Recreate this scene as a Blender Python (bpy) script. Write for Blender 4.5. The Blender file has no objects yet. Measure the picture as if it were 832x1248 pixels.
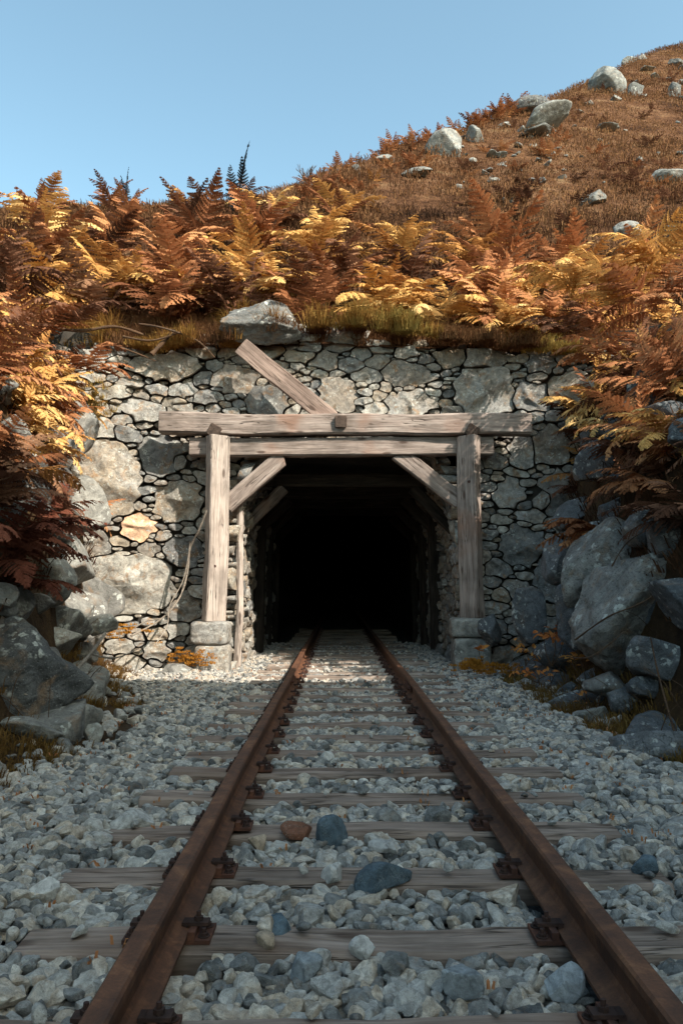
import bpy, math, random
import numpy as np
from mathutils import Vector, Matrix, Quaternion

random.seed(7)
RNG = np.random.default_rng(7)
scene = bpy.context.scene
COL = scene.collection

# ------------------------------------------------------------------ camera model (photo 832x1248)
F, H, PITCH, YAW = 930.0, 1.2, math.atan(94 / 930.0), math.radians(-0.246)

def ray(px, py):
    u, v = (px - 416) / F, (624 - py) / F
    x, y, z = u, math.cos(PITCH) - v * math.sin(PITCH), math.sin(PITCH) + v * math.cos(PITCH)
    c, s = math.cos(YAW), math.sin(YAW)
    return np.array([c * x - s * y, s * x + c * y, z])

def P(px, py, Y):
    d = ray(px, py)
    return np.array([0, 0, H]) + d * (Y / d[1])

# ------------------------------------------------------------------ noise
def _hash(x, y, z, s):
    h = (x.astype(np.int64) * 374761393 + y.astype(np.int64) * 668265263 + z.astype(np.int64) * 1274126177 + s * 974634777) & 0xffffffff
    h = ((h ^ (h >> 13)) * 1274126177) & 0xffffffff
    h = ((h ^ (h >> 16)) * 2246822519) & 0xffffffff
    return (h ^ (h >> 15)) / 4294967295.0

def vnoise(p, seed=0):
    i = np.floor(p).astype(np.int64); f = p - i
    f = f * f * (3 - 2 * f)
    out = 0
    for dx in (0, 1):
        for dy in (0, 1):
            for dz in (0, 1):
                w = (f[:, 0] if dx else 1 - f[:, 0]) * (f[:, 1] if dy else 1 - f[:, 1]) * (f[:, 2] if dz else 1 - f[:, 2])
                out = out + w * _hash(i[:, 0] + dx, i[:, 1] + dy, i[:, 2] + dz, seed)
    return out * 2 - 1

def fbm(p, octv=4, seed=0, gain=.5):
    a, t, tot = 1.0, 0, 0
    for o in range(octv):
        t = t + a * vnoise(p * (2 ** o), seed + o * 17); tot += a; a *= gain
    return t / tot

def n2(x, y, sc, octv=3, seed=0):
    x = np.asarray(x, float); y = np.asarray(y, float)
    p = np.stack([x.ravel() * sc, y.ravel() * sc, np.zeros(x.size) + .37], 1)
    return fbm(p, octv, seed).reshape(x.shape)

# ------------------------------------------------------------------ mesh / object helpers
def mesh_np(name, V, faces, mats, smooth=False, attrs=None, midx=None):
    """faces: list of int arrays (m,k)"""
    me = bpy.data.meshes.new(name)
    V = np.asarray(V, dtype=np.float32)
    faces = [np.asarray(f, dtype=np.int32) for f in faces if len(f)]
    me.vertices.add(len(V)); me.vertices.foreach_set('co', V.ravel())
    li = np.concatenate([f.ravel() for f in faces])
    tot = np.concatenate([np.full(len(f), f.shape[1], np.int32) for f in faces])
    st = np.concatenate([[0], np.cumsum(tot)[:-1]]).astype(np.int32)
    me.loops.add(len(li)); me.loops.foreach_set('vertex_index', li)
    me.polygons.add(len(tot)); me.polygons.foreach_set('loop_start', st)
    me.polygons.foreach_set('loop_total', tot)
    if midx is not None: me.polygons.foreach_set('material_index', np.asarray(midx, np.int32))
    me.polygons.foreach_set('use_smooth', np.full(len(tot), smooth, bool))
    for m in (mats if isinstance(mats, (list, tuple)) else [mats]): me.materials.append(m)
    for k, a in (attrs or {}).items():
        at = me.attributes.new(k, 'FLOAT', 'POINT'); at.data.foreach_set('value', np.asarray(a, np.float32))
    me.update(calc_edges=True)
    return me

def wloc(o):
    v = Vector((0, 0, 0))
    while o is not None:
        v += o.location; o = o.parent
    return v

def link(name, me, parent=None, loc=(0, 0, 0), rot=None):
    """loc is in world space; parents used here are never rotated"""
    o = bpy.data.objects.new(name, me); COL.objects.link(o)
    o.location = Vector(loc)
    if parent is not None:
        o.parent = parent; o.location = Vector(loc) - wloc(parent)
    if rot is not None:
        if isinstance(rot, Quaternion): o.rotation_mode = 'QUATERNION'; o.rotation_quaternion = rot
        else: o.rotation_euler = rot
    return o

def tag(o, label=None, cat=None, group=None, kind=None):
    if label: o['label'] = label
    if cat: o['category'] = cat
    if group: o['group'] = group
    if kind: o['kind'] = kind
    return o

def thing(name, label, cat, loc, group=None):
    return tag(link(name, None, loc=loc), label, cat, group)

def merge(parts):
    Vs, Fs, off = [], {}, 0
    for V, F_ in parts:
        Vs.append(V)
        for f in F_:
            f = np.asarray(f)
            if len(f): Fs.setdefault(f.shape[1], []).append(f + off)
        off += len(V)
    return np.concatenate(Vs), [np.concatenate(x) for x in Fs.values()]

# ------------------------------------------------------------------ materials
def nt(name):
    m = bpy.data.materials.new(name); m.use_nodes = True
    t = m.node_tree; t.nodes.clear()
    return m, t

class N:
    def __init__(s, t): s.t = t
    def __call__(s, typ, inp=None, **kw):
        n = s.t.nodes.new(typ)
        for k, v in kw.items(): setattr(n, k, v)
        for k, v in (inp or {}).items():
            if isinstance(v, bpy.types.NodeSocket): s.t.links.new(v, n.inputs[k])
            else: n.inputs[k].default_value = v
        return n
    def ramp(s, fac, stops, interp='LINEAR'):
        n = s.t.nodes.new('ShaderNodeValToRGB'); n.color_ramp.interpolation = interp
        e = n.color_ramp.elements
        while len(e) < len(stops): e.new(.5)
        for el, (p, c) in zip(e, stops):
            el.position = p
            el.color = (c, c, c, 1) if isinstance(c, (int, float)) else (*c, 1)
        s.t.links.new(fac, n.inputs[0]); return n.outputs[0]
    def mix(s, fac, a, b, mode='MIX'):
        n = s.t.nodes.new('ShaderNodeMix'); n.data_type = 'RGBA'; n.blend_type = mode
        for k, v in ((0, fac), (6, a), (7, b)):
            if isinstance(v, bpy.types.NodeSocket): s.t.links.new(v, n.inputs[k])
            else: n.inputs[k].default_value = v if k == 0 else (*v, 1) if len(v) == 3 else v
        return n.outputs[2]
    def math(s, op, a, b=0.0):
        n = s.t.nodes.new('ShaderNodeMath'); n.operation = op
        for k, v in ((0, a), (1, b)):
            if isinstance(v, bpy.types.NodeSocket): s.t.links.new(v, n.inputs[k])
            else: n.inputs[k].default_value = v
        return n.outputs[0]
    def noise(s, vec, scale, detail=4, rough=.55, dist=0):
        return s('ShaderNodeTexNoise', {'Vector': vec, 'Scale': scale, 'Detail': detail, 'Roughness': rough, 'Distortion': dist}).outputs['Fac']
    def out(s, shader):
        o = s.t.nodes.new('ShaderNodeOutputMaterial'); s.t.links.new(shader, o.inputs['Surface'])

def objcoord(n, scale=(1, 1, 1), offset_rand=True):
    tc = n('ShaderNodeTexCoord').outputs['Object']
    if offset_rand:
        r = n('ShaderNodeObjectInfo').outputs['Random']
        off = n.math('MULTIPLY', r, 37.0)
        tc = n('ShaderNodeVectorMath', {0: tc, 1: n('ShaderNodeCombineXYZ', {0: off, 1: off, 2: 0.0}).outputs[0]}, operation='ADD').outputs[0]
    if scale != (1, 1, 1):
        tc = n('ShaderNodeVectorMath', {0: tc, 1: scale}, operation='MULTIPLY').outputs[0]
    return tc

def stone_mat(name, stops, sc=1.0, lichen=.5, ochre=.3, bump=.6, attr=True, dark=.5, crack=.15):
    m, t = nt(name); n = N(t)
    v = objcoord(n)
    big = n.noise(v, 1.6 * sc, 3)
    if attr:
        a = n('ShaderNodeAttribute', attribute_name='rnd').outputs['Fac']
        v = n('ShaderNodeVectorMath', {0: v, 1: n('ShaderNodeCombineXYZ', {0: n.math('MULTIPLY', a, 91.0), 1: 0.0, 2: n.math('MULTIPLY', a, 47.0)}).outputs[0]}, operation='ADD').outputs[0]
    else:
        a = n('ShaderNodeObjectInfo').outputs['Random']
    fac = n.math('ADD', n.math('MULTIPLY', a, .62), n.math('MULTIPLY', big, .38))
    col = n.ramp(fac, stops)
    mid = n.noise(v, 5 * sc, 6, .65, .6)
    col = n.mix(.75, col, n.ramp(mid, [(.32, .32), (.48, .82), (.66, 1.35)]), 'MULTIPLY')
    # ochre staining
    st = n.noise(v, 2.6 * sc, 5, .6, 1.2)
    col = n.mix(n.math('MULTIPLY', n.ramp(st, [(.54, 0.), (.68, 1.)]), ochre), col, (.30, .17, .08))
    # pale lichen blotches
    vo = n('ShaderNodeTexVoronoi', {'Vector': n('ShaderNodeVectorMath', {0: v, 1: n('ShaderNodeVectorMath', {0: n('ShaderNodeTexNoise', {'Vector': v, 'Scale': 14 * sc}).outputs['Color'], 1: (.12, .12, .12)}, operation='MULTIPLY').outputs[0]}, operation='ADD').outputs[0], 'Scale': 9 * sc, 'Randomness': 1.0}).outputs['Distance']
    lm = n.math('MULTIPLY', n.ramp(vo, [(.3, 1.), (.42, 0.)]), n.ramp(n.noise(v, 3.1 * sc, 4), [(.5, 0.), (.6, 1.)]))
    col = n.mix(n.math('MULTIPLY', lm, lichen), col, (.52, .52, .47))
    # dark specks
    sp = n.noise(v, 38 * sc, 5, .7)
    col = n.mix(n.math('MULTIPLY', n.ramp(sp, [(.33, 1.), (.47, 0.)]), dark), col, (.045, .043, .04))
    sp2 = n.noise(v, 60 * sc, 3, .6)
    col = n.mix(n.math('MULTIPLY', n.ramp(sp2, [(.6, 0.), (.72, 1.)]), .35), col, (.6, .59, .55))
    # hairline cracks
    cr = n('ShaderNodeTexVoronoi', {'Vector': n('ShaderNodeVectorMath', {0: v, 1: n('ShaderNodeVectorMath', {0: n('ShaderNodeTexNoise', {'Vector': v, 'Scale': 3 * sc, 'Detail': 4.}).outputs['Color'], 1: (.6, .6, .6)}, operation='MULTIPLY').outputs[0]}, operation='ADD').outputs[0], 'Scale': 2.3 * sc}, feature='DISTANCE_TO_EDGE').outputs['Distance']
    crm = n.ramp(cr, [(.0, 1.), (.018, 0.)])
    col = n.mix(n.math('MULTIPLY', crm, crack), col, (.06, .055, .05))
    hgt = n.math('ADD', n.math('MULTIPLY', mid, 1.0), n.math('MULTIPLY', sp, .35))
    hgt = n.math('SUBTRACT', hgt, n.math('MULTIPLY', crm, crack * 2))
    b = n('ShaderNodeBump', {'Height': hgt, 'Strength': bump, 'Distance': .045 / sc}).outputs[0]
    s = n('ShaderNodeBsdfPrincipled', {'Base Color': col, 'Roughness': .88, 'Normal': b, 'Specular IOR Level': .25}).outputs[0]
    n.out(s); return m

G = lambda *c: tuple(c)
M_WALL = stone_mat('wall stone', [(.12, G(.12, .115, .11)), (.25, G(.22, .215, .205)), (.4, G(.28, .235, .19)), (.52, G(.35, .335, .31)), (.66, G(.33, .265, .195)), (.78, G(.42, .395, .35)), (.92, G(.54, .485, .41))], 2.1, .8, .7, 1.0)
M_BOULD = stone_mat('boulder stone', [(.1, G(.14, .13, .12)), (.5, G(.25, .24, .215)), (.9, G(.38, .355, .31))], 1.4, .9, .4, 1.0, attr=False, crack=.03)
M_MOTT = stone_mat('mottled boulder stone', [(.1, G(.08, .08, .08)), (.5, G(.17, .165, .155)), (.9, G(.30, .28, .25))], 1.15, 1.0, .5, 1.2, attr=False, dark=.8, crack=0.)
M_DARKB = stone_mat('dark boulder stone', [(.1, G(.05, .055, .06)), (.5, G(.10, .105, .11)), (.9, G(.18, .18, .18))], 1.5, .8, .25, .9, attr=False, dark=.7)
M_HILLR = stone_mat('hill rock', [(.1, G(.12, .12, .115)), (.5, G(.22, .22, .205)), (.9, G(.34, .33, .305))], .9, .5, .3, 1.0, attr=False)
M_BALL = stone_mat('ballast stone', [(.14, G(.06, .062, .062)), (.26, G(.18, .178, .17)), (.44, G(.36, .345, .32)), (.6, G(.50, .465, .415)), (.74, G(.48, .385, .29)), (.87, G(.78, .73, .65))], 7, .35, .3, .8, dark=.55)
def plain_stone(name, c):
    return stone_mat(name, [(0., tuple(k * .7 for k in c)), (1., tuple(min(1, k * 1.25) for k in c))], 6, .2, .05, .5, attr=False, dark=.35)
M_ORANGE = stone_mat('orange wall stone', [(0., G(.62, .32, .17)), (1., G(.62, .42, .28))], 1.6, .75, .5, attr=False)

def wood_mat(name, c_light, c_mid, c_dark, crack=.7, stain=None, scale=1.0):
    m, t = nt(name); n = N(t)
    v = objcoord(n)
    w = n('ShaderNodeVectorMath', {0: v, 1: (1.1 * scale, 13 * scale, 13 * scale)}, operation='MULTIPLY').outputs[0]
    g1 = n.noise(w, 1.3, 6, .65, .8)
    w2 = n('ShaderNodeVectorMath', {0: v, 1: (1.8 * scale, 60 * scale, 60 * scale)}, operation='MULTIPLY').outputs[0]
    g2 = n.noise(w2, 1.0, 4, .6, .3)
    bl = n.noise(v, 2.2, 4)
    col = n.ramp(g1, [(.28, c_dark), (.5, c_mid), (.72, c_light)])
    col = n.mix(.6, col, n.ramp(g2, [(.3, .62), (.6, 1.12)]), 'MULTIPLY')
    col = n.mix(.8, col, n.ramp(bl, [(.32, .55), (.5, .95), (.68, 1.15)]), 'MULTIPLY')
    dk = n.noise(n('ShaderNodeVectorMath', {0: v, 1: (.5, 5., 5.)}, operation='MULTIPLY').outputs[0], 2.0, 5, .7, 1.)
    col = n.mix(n.math('MULTIPLY', n.ramp(dk, [(.52, 0.), (.66, 1.)]), .55), col, (.10, .075, .06))
    w3 = n('ShaderNodeVectorMath', {0: v, 1: (.75 * scale, 16 * scale, 16 * scale)}, operation='MULTIPLY').outputs[0]
    c = n.noise(w3, 1.0, 3, .5, .5)
    cm = n.math('MULTIPLY', n.ramp(c, [(.485, 0.), (.5, 1.), (.515, 0.)]), n.ramp(n.noise(v, 1.6, 2), [(.45, 0.), (.55, 1.)]))
    col = n.mix(n.math('MULTIPLY', cm, crack), col, (.02, .015, .012))
    kv = n('ShaderNodeVectorMath', {0: v, 1: (1.6, 5., 5.)}, operation='MULTIPLY').outputs[0]
    k = n('ShaderNodeTexVoronoi', {'Vector': kv, 'Scale': 1.1}).outputs['Distance']
    km = n.ramp(k, [(.09, 1.), (.17, 0.)])
    col = n.mix(n.math('MULTIPLY', km, .8), col, (.06, .035, .025))
    if stain:
        col = n.mix(n.math('MULTIPLY', n.ramp(n.noise(v, 1.1, 3), [(.55, 0.), (.68, 1.)]), .6), col, stain)
    hgt = n.math('SUBTRACT', n.math('ADD', n.math('MULTIPLY', g1, .6), n.math('MULTIPLY', g2, .5)), n.math('MULTIPLY', cm, 1.2))
    b = n('ShaderNodeBump', {'Height': hgt, 'Strength': .7, 'Distance': .012}).outputs[0]
    n.out(n('ShaderNodeBsdfPrincipled', {'Base Color': col, 'Roughness': .85, 'Normal': b, 'Specular IOR Level': .2}).outputs[0])
    return m

M_WOOD = wood_mat('weathered timber', G(.42, .345, .30), G(.30, .235, .20), G(.15, .11, .09), crack=.9, stain=G(.20, .09, .05))
M_WOODP = wood_mat('pale post timber', G(.52, .435, .38), G(.41, .335, .285), G(.25, .19, .155), crack=.8)
M_WOODD = wood_mat('dark tunnel timber', G(.05, .04, .03), G(.03, .022, .017), G(.012, .01, .008))  # tunnel darkness is put into this timber colour
M_WOODPL = wood_mat('leaning plank timber', G(.37, .27, .22), G(.27, .19, .155), G(.14, .09, .07))
M_SLEEP = wood_mat('sleeper timber', G(.38, .295, .245), G(.27, .20, .16), G(.12, .08, .06), stain=G(.13, .075, .05))
M_SLEEPL = wood_mat('sun bleached sleeper timber', G(.40, .33, .28), G(.29, .225, .18), G(.16, .11, .085), stain=G(.2, .11, .06))  # lighter copy of the sleeper timber, sunlight put into the colour
M_STICK = wood_mat('dry stick', G(.42, .36, .30), G(.30, .25, .20), G(.15, .11, .09), scale=3)
M_TWIG = wood_mat('brown twig', G(.16, .09, .05), G(.10, .055, .03), G(.05, .03, .02), scale=3)
M_CUT = wood_mat('dark peg timber', G(.16, .11, .085), G(.10, .07, .055), G(.05, .035, .03))

def rust_mat(name, a, b_, c, metal=.25, rough=.7):
    m, t = nt(name); n = N(t)
    v = n('ShaderNodeTexCoord').outputs['Object']
    g = n.noise(v, 9, 7, .7, .5)
    st = n.noise(n('ShaderNodeVectorMath', {0: v, 1: (3., .35, 3.)}, operation='MULTIPLY').outputs[0], 6, 5, .6)
    col = n.ramp(g, [(.3, a), (.52, b_), (.74, c)])
    col = n.mix(.55, col, n.ramp(st, [(.32, .5), (.68, 1.25)]), 'MULTIPLY')
    f = n.noise(v, 120, 4, .7)
    col = n.mix(.4, col, n.ramp(f, [(.35, .55), (.65, 1.2)]), 'MULTIPLY')
    b = n('ShaderNodeBump', {'Height': n.math('ADD', g, n.math('MULTIPLY', f, .4)), 'Strength': .45, 'Distance': .004}).outputs[0]
    n.out(n('ShaderNodeBsdfPrincipled', {'Base Color': col, 'Roughness': rough, 'Metallic': metal, 'Normal': b}).outputs[0])
    return m
M_RAIL = rust_mat('rusty rail steel', G(.05, .02, .01), G(.125, .048, .021), G(.25, .105, .045), .0, .75)
M_PLATE = rust_mat('rusty baseplate', G(.04, .018, .012), G(.11, .04, .022), G(.20, .08, .04), .1, .85)
M_BOLT = rust_mat('rusty bolt', G(.025, .014, .011), G(.06, .028, .02), G(.11, .05, .03), .2, .8)

def leaf_mat(name, stops, transl=.2, vary=.5, attr=True):
    m, t = nt(name); n = N(t)
    v = n('ShaderNodeTexCoord').outputs['Object']
    r = n('ShaderNodeObjectInfo').outputs['Random']
    g = n.noise(n('ShaderNodeVectorMath', {0: v, 1: n('ShaderNodeCombineXYZ', {0: n.math('MULTIPLY', r, 31.), 1: 0., 2: 0.}).outputs[0]}, operation='ADD').outputs[0], 4.5, 4, .65)
    fac = n.math('ADD', n.math('MULTIPLY', r, vary), n.math('MULTIPLY', g, 1 - vary * .6))
    fac = n.math('SUBTRACT', fac, vary * .2)
    if attr:
        a = n('ShaderNodeAttribute', attribute_name='rnd').outputs['Fac']
        fac = n.math('ADD', fac, n.math('MULTIPLY', n.math('SUBTRACT', a, .5), .45))
    col = n.ramp(fac, stops)
    f = n.noise(v, 45, 3, .6)
    col = n.mix(.5, col, n.ramp(f, [(.35, .6), (.6, 1.15)]), 'MULTIPLY')
    d = n('ShaderNodeBsdfDiffuse', {'Color': col}).outputs[0]
    tr = n('ShaderNodeBsdfTranslucent', {'Color': col}).outputs[0]
    mx = n('ShaderNodeMixShader', {0: transl, 1: d, 2: tr}).outputs[0]
    n.out(mx)
    return m
M_GOLD = leaf_mat('golden bracken', [(.15, G(.34, .15, .055)), (.4, G(.54, .275, .085)), (.65, G(.66, .38, .13)), (.9, G(.74, .49, .21))])
M_RUST = leaf_mat('rust bracken', [(.15, G(.15, .06, .03)), (.4, G(.30, .12, .055)), (.65, G(.44, .19, .085)), (.9, G(.54, .27, .12))])
M_BROWN = leaf_mat('brown bracken', [(.15, G(.07, .034, .022)), (.45, G(.14, .065, .04)), (.75, G(.22, .105, .062)), (.95, G(.28, .145, .08))])
M_RED = leaf_mat('dark red bracken', [(.15, G(.06, .022, .016)), (.5, G(.15, .05, .032)), (.9, G(.24, .09, .055))])
M_DGREEN = leaf_mat('dark upright frond', [(.1, G(.012, .015, .02)), (.5, G(.025, .028, .034)), (.9, G(.05, .035, .035))], .1)
M_OLIVE = leaf_mat('olive grass', [(.15, G(.24, .11, .035)), (.4, G(.36, .19, .055)), (.65, G(.36, .25, .075)), (.9, G(.42, .34, .12))], .25, .0)
M_HEATH = leaf_mat('brown heath grass', [(.1, G(.07, .035, .02)), (.4, G(.16, .078, .04)), (.65, G(.24, .125, .06)), (.9, G(.36, .22, .11))], .2, .0)
M_DRY = leaf_mat('dry bank grass', [(.1, G(.05, .03, .012)), (.4, G(.13, .07, .025)), (.65, G(.22, .13, .04)), (.9, G(.30, .21, .07))], .2, .0)
M_LITTER = leaf_mat('dark dead litter', [(.1, G(.02, .012, .008)), (.5, G(.06, .03, .018)), (.9, G(.13, .065, .035))], .1, .0)  # dead litter, darkened so gaps between the ferns read as shade
M_MOSS = leaf_mat('orange moss', [(.15, G(.22, .09, .02)), (.5, G(.42, .18, .03)), (.9, G(.50, .27, .06))], .1, .0)
M_YLEAF = leaf_mat('yellow orange leaf', [(.15, G(.45, .13, .05)), (.45, G(.62, .24, .07)), (.9, G(.75, .42, .12))], .4, .3)

def ground_mat():
    m, t = nt('ground'); n = N(t)
    v = n('ShaderNodeTexCoord').outputs['Object']
    a = n('ShaderNodeAttribute', attribute_name='bank').outputs['Fac']
    vo = n('ShaderNodeTexVoronoi', {'Vector': v, 'Scale': 22.})
    grav = n.mix(.8, n.ramp(n.noise(v, 30, 5), [(.3, G(.06, .062, .065)), (.7, G(.17, .17, .17))]), n.ramp(vo.outputs['Distance'], [(0., 1.15), (.5, .35)]), 'MULTIPLY')
    soil = n.ramp(n.noise(v, 2.5, 7, .7), [(.3, G(.022, .014, .009)), (.5, G(.06, .035, .018)), (.7, G(.11, .065, .028))])
    col = n.mix(a, grav, soil)
    b = n('ShaderNodeBump', {'Height': n.noise(v, 18, 6, .7), 'Strength': 1., 'Distance': .05}).outputs[0]
    n.out(n('ShaderNodeBsdfPrincipled', {'Base Color': col, 'Roughness': .95, 'Normal': b, 'Specular IOR Level': .1}).outputs[0])
    return m
M_GROUND = ground_mat()

def hill_mat():
    m, t = nt('heath hillside'); n = N(t)
    v = n('ShaderNodeTexCoord').outputs['Object']
    g = n.noise(v, .7, 9, .72)
    col = n.ramp(g, [(.3, G(.025, .015, .01)), (.43, G(.09, .042, .022)), (.54, G(.17, .085, .045)), (.63, G(.24, .14, .075)), (.74, G(.20, .16, .07))])
    g2 = n.noise(v, 9, 6, .7)
    col = n.mix(.7, col, n.ramp(g2, [(.32, .45), (.62, 1.25)]), 'MULTIPLY')
    b = n('ShaderNodeBump', {'Height': n.math('ADD', g, n.math('MULTIPLY', g2, .6)), 'Strength': 1., 'Distance': .25}).outputs[0]
    n.out(n('ShaderNodeBsdfPrincipled', {'Base Color': col, 'Roughness': .95, 'Normal': b, 'Specular IOR Level': .05}).outputs[0])
    return m
M_HILL = hill_mat()
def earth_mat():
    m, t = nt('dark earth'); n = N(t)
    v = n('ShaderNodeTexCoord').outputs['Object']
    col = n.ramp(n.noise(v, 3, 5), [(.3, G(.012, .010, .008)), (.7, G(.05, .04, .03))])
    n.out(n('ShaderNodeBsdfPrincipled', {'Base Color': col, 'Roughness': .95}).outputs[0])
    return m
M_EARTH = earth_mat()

# ------------------------------------------------------------------ terrain functions
def smooth(a, b, x):
    t = np.clip((np.asarray(x, float) - a) / (b - a), 0, 1); return t * t * (3 - 2 * t)

def toes(Y):
    tl = np.interp(Y, [-20, 3, 5, 6.6, 9, 11, 12.4], [-2.6, -2.5, -2.5, -2.6, -3.05, -3.3, -4.0])
    tr = np.interp(Y, [-20, 5, 8, 9.5, 11, 12.4], [3.0, 2.85, 2.65, 2.75, 2.95, 3.75])
    return tl, tr

WALLTOP = 5.35
def eL(Y): return np.interp(Y, [4.2, 5.5, 7, 8.5, 10.2], [.42, .5, .95, .9, .45])
def gz(x, Y):
    x = np.asarray(x, float); Y = np.asarray(Y, float)
    tl, tr = toes(Y)
    d = np.maximum(tl - x, x - tr)
    prof = np.interp(d, [-.6, 0, .15, .4, .7, 1.1, 1.6, 2.4, 60], [0, .16, .8, 2.5, 4.1, 4.9, 5.2, WALLTOP, WALLTOP + .6])
    topr = np.interp(Y, [5, 7, 9, 11, 12.4], [3.0, 3.3, 3.9, 4.6, WALLTOP]) / WALLTOP
    topl = np.interp(Y, [5, 7, 9, 11, 12.4], [3.3, 3.7, 4.2, 4.9, WALLTOP]) / WALLTOP
    prof = np.where(x < 0, np.minimum(prof, prof * topl + .3 * np.maximum(0, d - 2)), prof)
    prof = np.where(x > 0, np.minimum(prof, prof * topr + .35 * np.maximum(0, d - 2)), prof)
    z = -.1 + prof + .16 * smooth(-1, -.1, (tl - x) + eL(Y) - .9) * smooth(4.5, 6, Y) * smooth(11.5, 9.5, Y) * (x < 0) + .22 * n2(x, Y, .8, 3, 5) * smooth(-.3, 1.5, d) * 1.6 + .15 * n2(x, Y, 3.2, 4, 9) * smooth(-.2, .5, d)
    # unseen hillside added behind the camera at the right, shaped to shade the foreground
    cap = 1.2 * (10.0 - Y) + .8 * n2(x, Y, 2.2, 3, 41)
    tall = np.minimum(cap, 15.5) * smooth(5.2, 8.2, x) * smooth(-17, -13, Y) * (1 - smooth(11, 17, x) * .8)
    z = np.maximum(z, np.where(x > 5.2, tall, -9))
    return z

CX = [-60, -8.69, -5.6, -2.46, -0.74, 0.1, 2.2, 4.53, 8.04, 15.89, 24.15, 40, 100]
CY = [19.62, 19.62, 19.88, 20.46, 21.56, 22.82, 25.89, 27.37, 31.3, 41.75, 53.48, 64.18, 96.27]
def hz(x, Y):
    x = np.asarray(x, float); Y = np.asarray(Y, float)
    c = np.interp(x, CX, CY)
    k = .7
    ye = -k * np.logaddexp(-Y / k, -c / k)          # smooth min
    z = WALLTOP + .9 * (ye - 12.55) - .12 * np.maximum(0, Y - c)
    far = smooth(13, 20, Y)
    z = z + .25 * n2(x, Y, .35, 3, 11) * far + .10 * n2(x, Y, 1.3, 3, 13)
    z = z + (.6 * n2(x, Y, .13, 2, 15)) * smooth(18, 28, Y)
    return z

def hill_hit(px, py):
    d = ray(px, py)
    ts = np.arange(12.7, 110, .05) / d[1]
    p = np.array([0, 0, H]) + ts[:, None] * d
    below = p[:, 2] < hz(p[:, 0], p[:, 1])
    return p[np.argmax(below)] if below.any() else None

def hill_near(px, py):
    for dy in range(0, 200, 4):
        p = hill_hit(px, py + dy)
        if p is not None: return p

def grid_mesh(name, xs, ys, fn, mat, attr=None):
    X, Y = np.meshgrid(xs, ys)
    Z = fn(X, Y)
    V = np.stack([X.ravel(), Y.ravel(), Z.ravel()], 1)
    nx, ny = len(xs), len(ys)
    i = (np.arange(ny - 1)[:, None] * nx + np.arange(nx - 1)[None]).ravel()
    Fq = np.stack([i, i + 1, i + nx + 1, i + nx], 1)
    return mesh_np(name, V, [Fq], mat, True, {'bank': attr(X, Y).ravel()} if attr else None)

def axis(*segs):
    out = []
    for a, b, s in segs: out.append(np.arange(a, b, s))
    out.append([segs[-1][1]])
    return np.concatenate(out)

def bankmask(X, Y):
    tl, tr = toes(Y)
    nn = .3 * n2(X, Y, 1.5, 3, 77)
    return np.maximum(smooth(-.1, .15, (tl - X) + eL(Y) - .02 + nn * .5), smooth(-.75, -.45, (X - tr) + nn))

xs = axis((-150, -40, 10), (-40, -9, 1.5), (-9, -1.5, .1), (-1.5, 2.4, .3), (2.4, 9, .1), (9, 40, .8), (40, 150, 10))
ys = axis((-150, -40, 10), (-40, -4, 1.2), (-4, 12.42, .1))
tag(link('ground', grid_mesh('ground', xs, ys, gz, M_GROUND, bankmask)), 'gravel and brown soil ground of the railway cutting', kind='structure')
xs = axis((-150, -40, 8), (-40, -12, 1), (-12, 12, .16), (12, 30, .35), (30, 150, 8))
ys = axis((12.42, 24, .14), (24, 50, .35), (50, 150, 6))
tag(link('hillside', grid_mesh('hillside', xs, ys, hz, M_HILL)), 'heath covered hillside rising above the tunnel', kind='structure')

# ------------------------------------------------------------------ rocks
def ico(sub):
    p = (1 + 5 ** .5) / 2
    V = [(-1, p, 0), (1, p, 0), (-1, -p, 0), (1, -p, 0), (0, -1, p), (0, 1, p), (0, -1, -p), (0, 1, -p), (p, 0, -1), (p, 0, 1), (-p, 0, -1), (-p, 0, 1)]
    Fc = [(0, 11, 5), (0, 5, 1), (0, 1, 7), (0, 7, 10), (0, 10, 11), (1, 5, 9), (5, 11, 4), (11, 10, 2), (10, 7, 6), (7, 1, 8), (3, 9, 4), (3, 4, 2), (3, 2, 6), (3, 6, 8), (3, 8, 9), (4, 9, 5), (2, 4, 11), (6, 2, 10), (8, 6, 7), (9, 8, 1)]
    V = [np.array(v) / np.linalg.norm(v) for v in V]
    for _ in range(sub):
        cache, nf = {}, []
        def mid(a, b):
            k = (min(a, b), max(a, b))
            if k not in cache:
                m = V[a] + V[b]; V.append(m / np.linalg.norm(m)); cache[k] = len(V) - 1
            return cache[k]
        for a, b, c in Fc:
            ab, bc, ca = mid(a, b), mid(b, c), mid(c, a)
            nf += [(a, ab, ca), (b, bc, ab), (c, ca, bc), (ab, bc, ca)]
        Fc = nf
    return np.array(V), np.array(Fc)
ICO = {k: ico(k) for k in (1, 2, 3, 4, 5)}

def rock_arr(seed, sub=3, planes=14, aspect=(1, 1, 1), amp=.05, soft=26, freq=2.2):
    r = np.random.default_rng(seed)
    D, Fc = ICO[sub]
    nrm = r.normal(size=(planes, 3)); nrm /= np.linalg.norm(nrm, axis=1)[:, None]
    dist = r.uniform(.48, .92, planes)
    c = np.maximum(D @ nrm.T, .03)
    q = dist / c
    q = np.minimum(q, 3)
    q = np.concatenate([q, np.full((len(D), 1), 1.22)], 1)
    rad = -np.log(np.exp(-soft * q).sum(1)) / soft
    rad = np.maximum(rad, .3)
    V = D * rad[:, None]
    if amp:
        rad2 = 1 + amp * fbm(V * freq + seed % 97, 4 if sub > 2 else 2, seed % 53, .6)
        V = V * rad2[:, None]
    return V * np.array(aspect), Fc

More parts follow.
